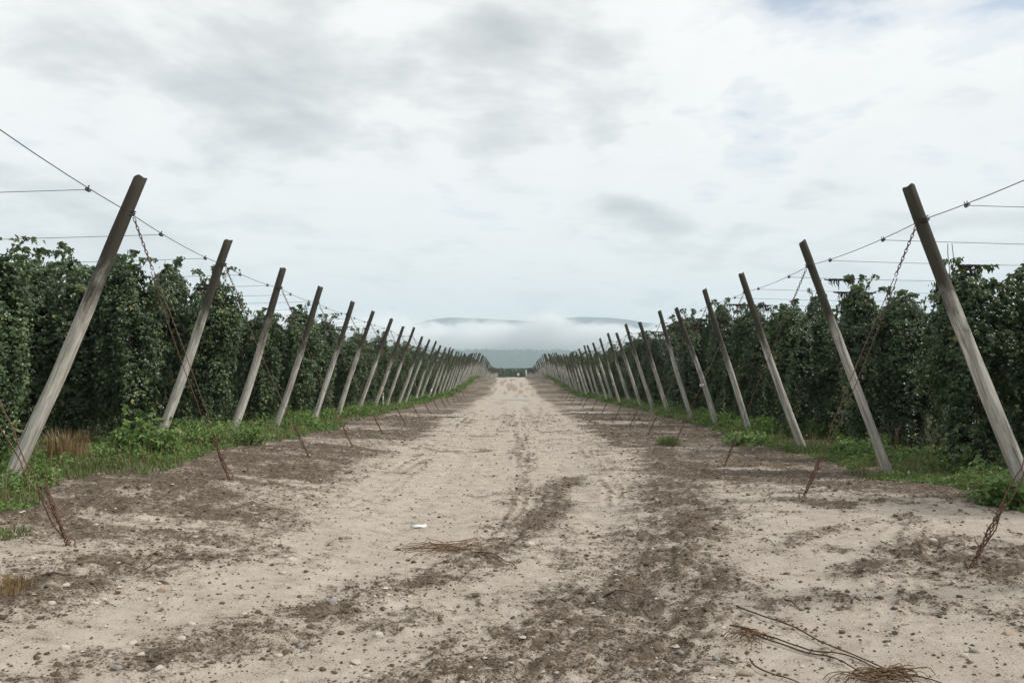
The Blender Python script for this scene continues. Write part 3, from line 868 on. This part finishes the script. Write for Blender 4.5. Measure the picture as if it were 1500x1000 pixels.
for s in (-1, 1):
    for k, y in enumerate(row_y[s]):
        deep = 4 if y < 24 else (3 if y < 45 else 2)
        if y > 104:
            far_rows.append((s, y)); continue
        front = k % 2 == (0 if s < 0 else 1)
        x0 = (6.95 if s < 0 else 7.5) + r_.uniform(-.15, .15) + (0 if front else r_.uniform(.85, 1.15))
        rowh = r_.uniform(.90, 1.12) if s < 0 else r_.uniform(.88, 1.10)
        for j in range(deep):
            x = s * (x0 + j * 1.05 + r_.uniform(-.1, .1)); yy_ = y + r_.uniform(-.15, .15)
            # height up to the wire; a few short ones on the other side of the track
            h = rowh * r_.uniform(.90, 1.06)
            if s > 0: h *= 1.04
            if s > 0 and 17.5 < y < 23: h *= .89
            if s < 0 and y < 15: h *= (.90 if y > 12.5 else .84)
            if s > 0 and y < 14.5: h *= .90
            if s > 0 and 14.5 < y < 16.5 and j == 0: h *= 1.06
            z = gz(x, yy_)
            lab = HOPLAB[min(j, 2)]
            if which(s, k // 2): lab = ('hop plant ending %s row after ' if j == 0 else NUM[j + 1] + ' hop plant, %s row after ') % ('first' if k % 2 == 0 else 'second') + which(s, k // 2)
            e = obj('hop_plant', None, loc=(x, yy_, z), label=lab, cat='hop plant', group='hop plants in rows: ' + ['row ends', 'second in row', 'deep in row'][min(j, 2)])
            e.rotation_euler = (r_.uniform(-.03, .03), r_.uniform(-.03, .03), r_.uniform(0, 6.28))
            w = r_.uniform(.92, 1.10) if front else r_.uniform(.68, .82)
            h *= 1.04 if front else .88
            e.scale = (w, w, h)
            if y < 60:
                fol, cones, stem = HOPS[r_.randrange(7)]
                obj('foliage', fol, parent=e, kind='stuff')
                if y < 32 and j < 2: obj('hop_cones', cones, parent=e, kind='stuff')
                if j < 2: obj('stem', stem, parent=e)
            else:
                obj('foliage', r_.choice(HOPS_FAR), parent=e, kind='stuff')
            n_hop += 1
# the far rows beyond counting, the rows' continuation back into the yard, and the block across the end of the track
Pa, Na, Sa, Ta = [], [], [], []
g2 = np.random.default_rng(77)
def mass(n, fx, fy, fz, size):
    x, y, zf = fx(n), fy(n), fz(n)
    Pa.append(np.stack([x, y, macro(x, y) + zf], -1)); nn = g2.normal(0, .5, (n, 3)); nn[:, 2] += .5; nn[:, 1] -= .5; Na.append(nn)
    Sa.append(g2.uniform(.7, 1.3, n) * size); Ta.append(np.clip(g2.normal(.4, .2, n), 0, 1))
for s, y in far_rows:
    n = 260 if y < 180 else 170
    top = g2.uniform(3.0, 3.55)
    mass(n, lambda n: s * (g2.uniform(6.5, 9.5, n)), lambda n: y + g2.normal(0, .42, n), lambda n: top * g2.beta(1.6, 1.1, n) + .05, .30 if y < 180 else .42)
for s in (-1, 1):
    for y in row_y[s]:
        if y > 62: break
        start = 7.4 + (4 if y < 24 else 3 if y < 45 else 2) * 1.05
        n = 420
        top = g2.uniform(2.9, 3.4)
        mass(n, lambda n: s * g2.uniform(start - .1, start + 5.5, n), lambda n: y + g2.normal(0, .38, n), lambda n: top * g2.beta(1.7, 1.0, n) + .05, .24)
mass(26000, lambda n: g2.uniform(-75, 75, n), lambda n: g2.uniform(352, 372, n), lambda n: 4.3 * g2.beta(1.1, .8, n) + .3 * np.sin(g2.random(n) * 9), .75)
Pm, Nm, Sm, Tmm = map(np.concatenate, (Pa, Na, Sa, Ta))
V, Fc, tt = leaves_mesh(Pm, Nm, Sm, Tmm, False, .5, 5)
fr = mk_mesh('hop_rows', V, [Fc], False, {'tint': tt})
obj('hop_rows', fr, m_hop, kind='stuff', label='dark green mass of more distant hop rows', cat='hop rows')

# ------------------------------------------------------------------ weeds along the foot of the rows
def weed_edge(s, y):
    y = np.asarray(y, float)
    e = np.interp(y, [5, 9, 12, 18, 40, 100], [4.55, 4.75, 4.7, 4.95, 5.3, 5.5]) if s < 0 else np.interp(y, [5, 8, 11, 16, 25, 46, 100], [5.6, 5.6, 5.6, 6.0, 6.1, 5.9, 5.8])
    return e + 0.9 * (fbm(y * .55, y * 0 + s * 3, 61, 3) - .5)
def scatter(n, y0, y1, s, depth=3.0):
    y = np.exp(g2.uniform(math.log(y0), math.log(y1), n)) if y0 > 0 else g2.uniform(y0, y1, n)
    x = weed_edge(s, y) + depth * g2.random(n) ** 1.25
    return s * x, y
def plantmass(n, y0, y1, size, hmax, seed):
    Pw, Nw, Sw, Tw = [], [], [], []
    for s in (-1, 1):
        x, y = scatter(n, y0, y1, s)
        hmap = sstep(.40, .72, fbm(x * .9, y * .9, seed, 3)) * hmax + .05
        hmap = hmap * sstep(-0.1, 0.7, np.abs(x) - weed_edge(s, y))
        keep = fbm(x * .8, y * .8, seed + 5, 3) > (.44 if s < 0 else .46)
        x, y, hmap = x[keep], y[keep], hmap[keep]
        m = len(x)
        z = macro(x, y) + .03 + hmap * g2.random(m) ** .7
        Pw.append(np.stack([x, y, z], -1)); nn = g2.normal(0, .45, (m, 3)); nn[:, 2] += 1.0; nn[:, 0] -= s * .3; Nw.append(nn)
        Sw.append(g2.uniform(.6, 1.3, m) * size); Tw.append(np.clip(.15 + .7 * fbm(x * 1.4, y * 1.4, seed + 8, 2) + g2.normal(0, .15, m), 0, 1))
    return map(np.concatenate, (Pw, Nw, Sw, Tw))
parts = [list(plantmass(34000, 5, 22, .058, .34, 301)), list(plantmass(26000, 20, 55, .085, .36, 301)), list(plantmass(16000, 50, 160, .19, .38, 301))]
P, Nr, Sz, Tn = (np.concatenate([p[i] for p in parts]) for i in range(4))
V, Fc, tt = leaves_mesh(P, Nr, Sz, Tn, False, .15, 9)
wm = mk_mesh('weeds', V, [Fc], False, {'tint': tt})
obj('weeds', wm, m_weed, kind='stuff', label='low green weeds growing along the foot of the hop rows', cat='weeds')
def blades(P, Hb, lean, width, tint, seed):
    r_ = np.random.default_rng(seed); n = len(P); a = r_.uniform(0, 6.28, n)
    d = np.stack([np.cos(a), np.sin(a), 0 * a], -1); sd_ = np.stack([-np.sin(a), np.cos(a), 0 * a], -1)
    up = np.array([0, 0, 1.0])
    base = P; mid_ = P + up * (Hb * .6)[:, None] + d * (lean * Hb * .25)[:, None]; tip = P + up * (Hb * (1 - .3 * lean))[:, None] + d * (lean * Hb * .8)[:, None]
    w = width[:, None]
    V = np.stack([base - sd_ * w, base + sd_ * w, mid_ + sd_ * w * .8, mid_ - sd_ * w * .8, tip], 1).reshape(-1, 3)
    b0 = np.arange(n)[:, None] * 5
    return V, [(b0 + np.array([[0, 1, 2, 3]])), (b0 + np.array([[3, 2, 4]]))], np.repeat(tint, 5)
PB = []
for s in (-1, 1):
    x, y = scatter(26000, 5, 40, s, 2.0)
    kp = fbm(x * .8, y * .8, 311, 3) > .42
    x, y = x[kp], y[kp]; PB.append(np.stack([x, y, macro(x, y) - .0], -1))
PB = np.concatenate(PB); n = len(PB)
V, Fs, tt = blades(PB, g2.uniform(.05, .18, n), g2.uniform(.1, .9, n), g2.uniform(.002, .0045, n) * np.interp(PB[:, 1], [5, 40], [1, 3]), g2.random(n), 4)
x, y = [], []
for s_ in (-1, 1):
    xa_, ya_ = scatter(1500, 5, 45, s_, 2.6); kp = fbm(xa_ * .7, ya_ * .7, 351, 3) > .52
    x.append(xa_[kp]); y.append(ya_[kp])
x = np.concatenate(x); y = np.concatenate(y); m_ = len(x)
Vd, Fd, td_ = blades(np.stack([x, y, macro(x, y)], -1), g2.uniform(.15, .5, m_), g2.uniform(.1, .8, m_), g2.uniform(.002, .004, m_) * np.interp(y, [5, 45], [1, 3]), g2.random(m_), 8)
obj('dry_grass', mk_mesh('dry_grass', Vd, Fd, False, {'tint': td_}), m_straw, kind='stuff', label='thin dead grass stalks among the green weeds', cat='grass')
obj('grass', mk_mesh('grass', V, Fs, False, {'tint': tt}), m_grass, kind='stuff', label='short green grass among the weeds', cat='grass')

# individual plants one can pick out
def bushy(name, x, y, r, h, n, size, label, mat, seed, lobed=True, cat='weed'):
    q_ = np.random.default_rng(seed)
    e = obj(name, None, loc=(x, y, gz(x, y)), label=label, cat=cat)
    mb = MB(); Pp = []; Nn = []
    ns = max(7, n // 22)
    for i in range(ns):
        a = q_.uniform(0, 6.28); l_ = r * q_.random() ** .5; hh_ = h * q_.uniform(.55, 1.1) * (1.1 - .5 * l_ / r)
        p0 = np.array([l_ * .35 * math.cos(a), l_ * .35 * math.sin(a), -.02]); p2 = np.array([l_ * math.cos(a), l_ * math.sin(a), hh_]); p1 = (p0 + p2) / 2 + [0, 0, .12 * hh_]
        mb.add(tube([p0, p1, p2], [.006, .005, .003], 4))
        m = n // ns
        t_ = q_.uniform(.2, 1.05, m)[:, None]
        c = p0 * (1 - t_) ** 2 + 2 * p1 * t_ * (1 - t_) + p2 * t_ ** 2
        Pp.append(c + q_.normal(0, size * .8, (m, 3))); nn = q_.normal(0, .4, (m, 3)); nn[:, 2] += .9; nn[:, 1] -= .35; Nn.append(nn)
    P = np.concatenate(Pp); P[:, 2] = np.maximum(P[:, 2], .02)
    V, Fc, tt = leaves_mesh(P, np.concatenate(Nn), q_.uniform(.7, 1.3, len(P)) * size, q_.random(len(P)), lobed, .25, seed)
    obj('leaves', mk_mesh('leaves', V, [Fc], False, {'tint': tt}), mat, parent=e, kind='stuff')
    obj('stem', mb.mesh('stem'), m_stem, parent=e)
    return e
def tuft(name, x, y, r, h, n, label, mat, seed, cat='grass'):
    q_ = np.random.default_rng(seed)
    a = q_.uniform(0, 6.28, n); rr = r * np.sqrt(q_.random(n))
    P = np.stack([rr * np.cos(a), rr * np.sin(a), np.full(n, -.02)], -1)
    V, Fs, tt = blades(P, h * q_.uniform(.45, 1.15, n), q_.uniform(.05, .75, n), q_.uniform(.003, .006, n), q_.random(n), seed)
    return obj(name, mk_mesh(name, V, Fs, False, {'tint': tt}), mat, loc=(x, y, gz(x, y)), label=label, cat=cat)
def on_ground(px, py, it=14):
    d = ray(px, py); z = 0.1
    for _ in range(it):
        s_ = (z - CAMH) / d[2]; z = .5 * z + .5 * float(macro(np.array([d[0] * s_]), np.array([d[1] * s_]))[0])
    return d[0] * s_, d[1] * s_
x, y = on_ground(212, 668); bushy('bramble', x, y, .55, .55, 620, .10, 'leafy green bramble bush around the foot of a leaning pole', m_weed, 3, cat='bramble')
x, y = on_ground(300, 655); bushy('tall_weed', x, y, .45, .42, 420, .06, 'pale leafy weed clump between two leaning poles, next to the bramble', m_weed, 4, False)
x, y = on_ground(360, 652); bushy('tall_weed', x, y, .5, .45, 420, .06, 'bushy weed clump growing against a pole foot beyond the bramble', m_weed, 14, False)
x, y = on_ground(96, 673); tuft('dry_grass_tuft', x, y, .32, .52, 420, 'straw-coloured dry grass tuft beside the split pole', m_straw, 5)
x, y = on_ground(1492, 742); bushy('broad_leaved_weed', x, y, .42, .30, 360, .11, 'broad-leaved green weed clump beside the bleached pole', m_weed, 6)
x, y = on_ground(1255, 668); bushy('broad_leaved_weed', x, y, .6, .28, 480, .09, 'pale green spreading weed clump at the foot of a pole', m_weed, 7)
x, y = on_ground(1095, 652); bushy('broad_leaved_weed', x, y, .6, .30, 380, .09, 'spreading weed clump near the paper-banded pole', m_weed, 8)
x, y = on_ground(979, 652); tuft('grass_tuft', x, y, .30, .24, 420, 'lone green grass tuft on the tilled soil beside a guy anchor', m_grass, 9)
x, y = on_ground(20, 722); bushy('clover_patch', x, y, .5, .14, 700, .05, 'low clover-like patch of pale leaves in front of the split pole', m_weed, 10, False)
x, y = on_ground(4, 786); tuft('grass_tuft', x, y, .22, .10, 320, 'small grass tuft near the bound rusty rods', m_grass, 11)
x, y = on_ground(2, 865); tuft('dry_root_clump', x, y, .20, .09, 260, 'brown clump of dry roots lying on the pale soil', m_straw, 12, 'root clump')
for k, (px, py) in enumerate([(1310, 672), (1395, 668), (1380, 690)]):
    x, y = on_ground(px, py)
    mb = MB(); q_ = random.Random(k)
    for j in range(3):
        p = [(0.04 * j, 0, -.03)]
        for i in range(5): p.append((p[-1][0] + q_.uniform(-.08, .06), q_.uniform(-.05, .05), (i + 1) * .13))
        mb.add(tube(p, [.012, .011, .009, .007, .005, .003], 5))
    obj('dead_stalk', mb.mesh('dead_stalk'), m_drybine, loc=(x, y, gz(x, y)), label='bare brown dead stalks standing in the weeds before the hop rows', cat='stalk', group='dead stalks in the weeds')
x, y = on_ground(615, 770)  # thin white disc for a small white mark of unknown nature
a = np.linspace(0, 2 * np.pi, 14, endpoint=False); rr = 0.8 + .4 * vnoise(np.cos(a) * 2, np.sin(a) * 2, 4)
P0 = np.stack([.085 * rr * np.cos(a), .10 * rr * np.sin(a), .004 + .006 * np.sin(3 * a)], -1)
V = np.concatenate([P0, P0 + [0, 0, .004], [[0, 0, .004]], [[0, 0, .013]]]); j = np.arange(14); k = (j + 1) % 14
obj('white_fleck', mk_mesh('white_fleck', V, [np.stack([j, k, k + 14, j + 14], -1), np.stack([j + 14, k + 14, 0 * j + 29], -1), np.stack([k, j, 0 * j + 28], -1)], True), m_white,
    loc=(x, y, gz(x, y) + .004), label='small bright white scrap lying flat on the pale track', cat='fleck')
# marker stake and far signs
x, y = on_ground(561, 597)
e = obj('marker_stake', None, loc=(x, y, gz(x, y)), label='thin white marker stake with a yellow-green tip beside a pole', cat='stake')
V, Fs = tube([(0, 0, -.1), (0, 0, .62)], 0.022, 8); obj('post', mk_mesh('post', V, Fs, True), m_white, parent=e)
V, Fs = tube([(0, 0, .62), (0, 0, .76)], 0.030, 8); obj('tip', mk_mesh('tip', V, Fs, True), m_yellow, parent=e)
xw, yw = 5.3, 300.0
e = obj('white_post', None, loc=(xw, yw, gz(xw, yw)), label='slim pale post at the far end of the track', cat='post')
V, Fs = tube([(0, 0, -.2), (0, 0, 3.6)], 0.16, 8); obj('shaft', mk_mesh('shaft', V, Fs, True), m_white, parent=e)
V, Fs = tube([(0, 0, 3.6), (0, 0, 3.7)], 0.2, 8); obj('cap', mk_mesh('cap', V, Fs, True), m_wire, parent=e)
xw, yw = 2.6, 330.0
e = obj('white_sign', None, loc=(xw, yw, gz(xw, yw)), label='small white board before the dark hop block closing the track', cat='sign')
obj('board', box_mesh('board', -.45, .45, -.03, .03, 1.35, 2.35), m_white, parent=e)
V, Fs = tube([(0, .06, -.2), (0, .06, 2.2)], 0.05, 6); obj('post', mk_mesh('post', V, Fs, True), m_stem, parent=e)

# ------------------------------------------------------------------ stones, pebbles, clods and vines on the ground
def rock_mesh(seed, name='stone', sub=2):
    import bmesh
    bm = bmesh.new(); bmesh.ops.create_icosphere(bm, subdivisions=sub, radius=.5)
    me = bpy.data.meshes.new(name); bm.to_mesh(me); bm.free()
    co = np.empty(len(me.vertices) * 3, np.float32); me.vertices.foreach_get('co', co); co = co.reshape(-1, 3)
    q_ = np.random.default_rng(seed)
    for _ in range(13):      # cut flats
        d = q_.normal(size=3); d /= np.linalg.norm(d); lim = q_.uniform(.26, .44)
        ex = np.maximum(co @ d - lim, 0); co -= ex[:, None] * d * .95
    co *= 1 + .10 * (fbm(co[:, 0] * 4 + seed, co[:, 1] * 4 + co[:, 2] * 3, seed, 2)[:, None] - .5)
    co *= np.array([1.0, q_.uniform(.65, .9), q_.uniform(.45, .65)])
    me.vertices.foreach_set('co', co.ravel().astype(np.float32)); me.polygons.foreach_set('use_smooth', [seed % 4 == 1] * len(me.polygons)); me.update()
    return me
ROCK = {}
for mi in range(3):
    ROCK[mi] = [rock_mesh(10 * mi + k) for k in range(4)]
    for me in ROCK[mi]: me.materials.append(m_stone[mi])
STONES = [  # px, py, width px, material, own label
 (521, 972, 21, 0, 'blocky pale stone, the biggest among the pebbles on the curving dark track'), (535, 994, 15, 0, 'pale flat stone beside the blocky pale stone'),
 (572, 941, 13, 1, 'blue-grey angular stone in a cluster of pebbles'), (555, 934, 16, 0, None), (594, 942, 12, 2, None), (551, 949, 8, 0, None), (560, 953, 8, 1, None), (514, 978, 8, 0, None),
 (600, 926, 11, 2, None), (609, 921, 7, 0, None), (418, 817, 9, 0, None), (427, 822, 16, 0, 'white stone in a trio beside the pale track'), (425, 829, 10, 2, None), (413, 841, 14, 0, None), (420, 858, 7, 0, None),
 (937, 984, 16, 1, 'smooth pale grey pebble lying against a second one'), (931, 992, 14, 1, None), (1092, 987, 25, 2, 'large smooth tan cobble beside the dead vines'), (866, 966, 16, 2, None), (1046, 858, 10, 2, None),
 (1052, 897, 13, 2, None), (1004, 900, 8, 2, None), (1054, 926, 9, 1, None), (1050, 968, 14, 1, None), (996, 956, 11, 1, None), (883, 907, 7, 0, None), (1480, 929, 17, 2, 'round orange-tan cobble on the dark damp soil'),
 (1413, 960, 15, 0, 'round white stone touching a dark one'), (1427, 955, 13, 1, 'dark stone touching a round white one'), (1313, 924, 9, 1, None), (1324, 917, 8, 1, None), (1259, 933, 9, 1, None), (1190, 836, 10, 2, None),
 (265, 938, 18, 0, 'smooth white cobble on pale ground with few pebbles near'), (195, 944, 15, 0, None), (96, 951, 17, 0, 'angular flat white stone, broken-edged'), (180, 957, 10, 1, None), (280, 917, 15, 0, None), (233, 988, 14, 0, None),
 (118, 943, 12, 2, None), (171, 984, 15, 1, None), (197, 988, 11, 0, None), (207, 965, 12, 0, None), (239, 869, 20, 2, None), (255, 867, 11, 0, None), (217, 882, 12, 0, None), (180, 873, 16, 2, None), (153, 881, 11, 0, None),
 (139, 887, 13, 0, None), (76, 888, 18, 0, None), (97, 864, 13, 0, None), (49, 822, 12, 0, None), (160, 800, 8, 0, 'white wedge stone beside the bound rusty rods'), (154, 749, 6, 0, None), (280, 817, 8, 0, None), (286, 792, 7, 0, None),
 (485, 880, 17, 1, 'grey slab stone on the edge of the curving dark track'), (549, 881, 8, 0, None), (600, 879, 9, 0, None), (617, 865, 9, 2, None), (688, 877, 7, 1, None), (730, 789, 9, 0, None), (754, 811, 8, 1, None), (777, 803, 17, 0, 'pale flat stone beside the dry bine bundle'),
 (729, 926, 11, 2, None), (702, 957, 9, 2, None), (689, 989, 8, 0, None), (824, 846, 7, 0, None), (440, 944, 13, 1, None), (407, 961, 13, 0, None), (418, 957, 9, 1, None), (418, 994, 11, 0, None), (788, 931, 7, 2, None), (825, 943, 9, 2, None),
 (961, 881, 7, 0, None), (853, 930, 7, 0, None), (536, 853, 6, 1, None), (1213, 722, 7, 0, None), (1193, 760, 6, 0, None), (1367, 794, 12, 0, None), (886, 645, 5, 0, None), (265, 663, 8, 0, 'pale stone in the weeds beside the bramble'), (388, 651, 10, 2, None)]
r_ = random.Random(9)
gen = {0: 'small whitish pebble lying on the dirt track', 1: 'small grey pebble lying on the dirt track', 2: 'small tan pebble lying on the dirt track'}
for k, (px, py, w, mi, lab) in enumerate(STONES):
    x, y = on_ground(px, py); size = w * y / F * 1.12
    z = gz(x, y)
    o = obj('stone', ROCK[mi][k % 4], loc=(x, y, z + size * .05), label=lab or gen[mi], cat='stone', group='stones on the track' if lab else ('small %s pebbles on the track' % ('whitish', 'grey', 'tan')[mi]))
    o.scale = (size, size, size); o.rotation_euler = (r_.uniform(-.15, .15), r_.uniform(-.15, .15), r_.uniform(-.6, .6))
# uncountable crumbs: soil clods where it is loose, fine gravel all over
def crumbs(name, n, accept, smin, smax, mat, label, cat, seed, flat=.7, closed=False, rounded=False):
    q_ = np.random.default_rng(seed)
    y = 3.6 * np.exp(q_.random(n) * math.log(34 / 3.6)); x = q_.uniform(-1, 1, n) * np.minimum(.72 * y, 6.2)
    lm = loose_mask(x, y); kp = q_.random(n) < accept(lm); x, y, lm = x[kp], y[kp], lm[kp]; n = len(x)
    z = ground_h(x, y, lm, .02)
    s = smin * (smax / smin) ** (q_.random(n) ** 3.2) * np.interp(y, [3, 12, 34], [1, 1.3, 2.3])
    base = np.array([(1, 0, 0), (.3, .95, .1), (-.8, .6, -.1), (-.8, -.6, .1), (.3, -.95, -.1), (.1, .1, .8), (0, 0, -.8)])
    fc = np.array([(0, 1, 5), (1, 2, 5), (2, 3, 5), (3, 4, 5), (4, 0, 5), (1, 0, 6), (2, 1, 6), (3, 2, 6), (4, 3, 6), (0, 4, 6)])[:(10 if closed else 5)]
    if rounded:
        k6 = np.arange(6) / 6 * 2 * np.pi
        base = np.concatenate([np.stack([np.cos(k6), np.sin(k6), 0 * k6 - .1], -1), np.stack([.8 * np.cos(k6 + .5), .8 * np.sin(k6 + .5), 0 * k6 + .5], -1), [[0.05, 0, .85]]])
        fc = np.array([t_ for j in range(6) for t_ in ((j, (j + 1) % 6, 6 + j), ((j + 1) % 6, 6 + (j + 1) % 6, 6 + j), (6 + j, 6 + (j + 1) % 6, 12))])
    nb = len(base)
    B = base[None] * (1 + (.20 if rounded else .30) * q_.normal(size=(n, nb, 1))) * np.array([1, .85, flat])
    a = q_.uniform(0, 6.28, n); ca, sa = np.cos(a)[:, None], np.sin(a)[:, None]
    Bx = B[..., 0] * ca - B[..., 1] * sa; By = B[..., 0] * sa + B[..., 1] * ca
    V = np.stack([x[:, None] + s[:, None] * Bx, y[:, None] + s[:, None] * By, z[:, None] + s[:, None] * (B[..., 2] + .2)], -1).reshape(-1, 3)
    Fc = (np.arange(n)[:, None, None] * nb + fc[None]).reshape(-1, 3)
    obj(name, mk_mesh(name, V, [Fc], False), mat, kind='stuff', label=label, cat=cat)
crumbs('soil_clods', 230000, lambda l: .12 + .58 * l ** 1.3, .0026, .016, m_clod, 'dark crumbs of loose soil strewn over the track', 'soil', 1)
crumbs('soil_lumps', 30000, lambda l: .035 + .6 * l ** 1.3, .008, .026, m_clod, 'rounded lumps of dark soil strewn over the loose ground', 'soil', 6, .62, True, True)
crumbs('gravel', 9000, lambda l: .25 + .4 * l, .005, .022, m_stone[0], 'fine pale gravel strewn over the track', 'gravel', 2, .6, True)

def strand(pxs, rad, jit, seed, lift=.012):
    q_ = random.Random(seed); P = []
    pts = [on_ground(*p) for p in pxs]
    for (a, c) in zip(pts[:-1], pts[1:]):
        m = max(3, int(math.hypot(c[0] - a[0], c[1] - a[1]) / .06))
        for i in range(m):
            x = a[0] + (c[0] - a[0]) * i / m + q_.uniform(-jit, jit); y = a[1] + (c[1] - a[1]) * i / m + q_.uniform(-jit, jit)
            P.append((x, y, gz(x, y) + lift + q_.uniform(0, jit * .8)))
    x, y = pts[-1]; P.append((x, y, gz(x, y) + .004))
    P = np.array(P)
    if len(P) > 4: P[1:-1] = (P[:-2] + 2 * P[1:-1] + P[2:]) / 4
    return tube(P, np.linspace(rad, rad * .6, len(P)), 5)
for k, (pxs, lab) in enumerate([([(1080, 893), (1140, 915), (1195, 940), (1262, 970), (1300, 985), (1385, 1003)], 'long thin dead vine lying alone across the pale soil'),
        ([(1070, 918), (1110, 930), (1150, 945), (1198, 962), (1250, 965), (1290, 985), (1340, 998)], 'dead vine winding beside another through the tangled bines'),
        ([(1080, 925), (1130, 943), (1170, 955), (1222, 972), (1268, 992), (1300, 1008)], 'straight dead vine running between the two brown tangles'),
        ([(1097, 970), (1112, 985), (1140, 995), (1175, 1002)], 'short curved dead vine beside the large tan cobble')]):
    V, Fs = strand(pxs, .0058, .014, k + 3); obj('dead_vine', mk_mesh('dead_vine', V, Fs, True), m_vine, label=lab, cat='vine', group='dead vines on the track')
def tangle(px, py, wpx, hpx, n, rad, seed, label, mat=m_drybine, spread=1.0):
    q_ = random.Random(seed); mb = MB()
    for i in range(n):
        a = (px + q_.gauss(0, wpx * .16), py + q_.gauss(0, hpx * .18)); an = q_.choice([0, math.pi]) + q_.gauss(0, .5) * spread
        l_ = wpx * q_.uniform(.2, .55)
        p = [a]; 
        for j in range(3): p.append((p[-1][0] + l_ / 3 * math.cos(an), p[-1][1] + hpx / wpx * l_ / 3 * math.sin(an) * 1.5 + q_.uniform(-1.2, 1.2))); an += q_.gauss(0, .25)
        mb.add(strand(p, rad * q_.uniform(.6, 1.2), .012, seed * 50 + i, q_.uniform(.005, .045)))
    return obj('dry_bine_tangle', mb.mesh('dry_bine_tangle'), mat, label=label, cat='vine')
tangle(655, 807, 120, 20, 60, .0040, 2, 'bundle of dry brown bines lying in the middle of the track')
tangle(1098, 936, 60, 22, 34, .0038, 3, 'small brown tangle of dry bines around two dead vines')
tangle(1290, 994, 120, 26, 52, .0042, 4, 'large brown tangle of dry bines at the end of the dead vines')
for k, pxs in enumerate([[(700, 815), (735, 823), (757, 834)], [(885, 879), (930, 877)], [(1117, 791), (1133, 798)], [(1152, 884), (1172, 893)], [(925, 727), (935, 732)], [(210, 840), (240, 822), (310, 824)], [(60, 852), (110, 848)]]):
    V, Fs = strand(pxs, .006, .010, 40 + k); obj('twig', mk_mesh('twig', V, Fs, True), m_vine, label='short dry twig lying on the bare dirt', cat='twig', group='twigs on the track')

# ------------------------------------------------------------------ air
m_haze, t, b = new_mat('haze')
t.nodes.remove(b)
pv = N(t, 'ShaderNodeVolumePrincipled')
pv.inputs['Color'].default_value = (0.70, 0.85, 0.96, 1)
pv.inputs['Density'].default_value = 0.0002
pv.inputs['Anisotropy'].default_value = 0.0
t.links.new(pv.outputs[0], t.nodes['Material Output'].inputs['Volume'])
obj('haze', box_mesh('haze', -8800, 8800, -600, 7600, -2.5, 640), m_haze, kind='stuff')
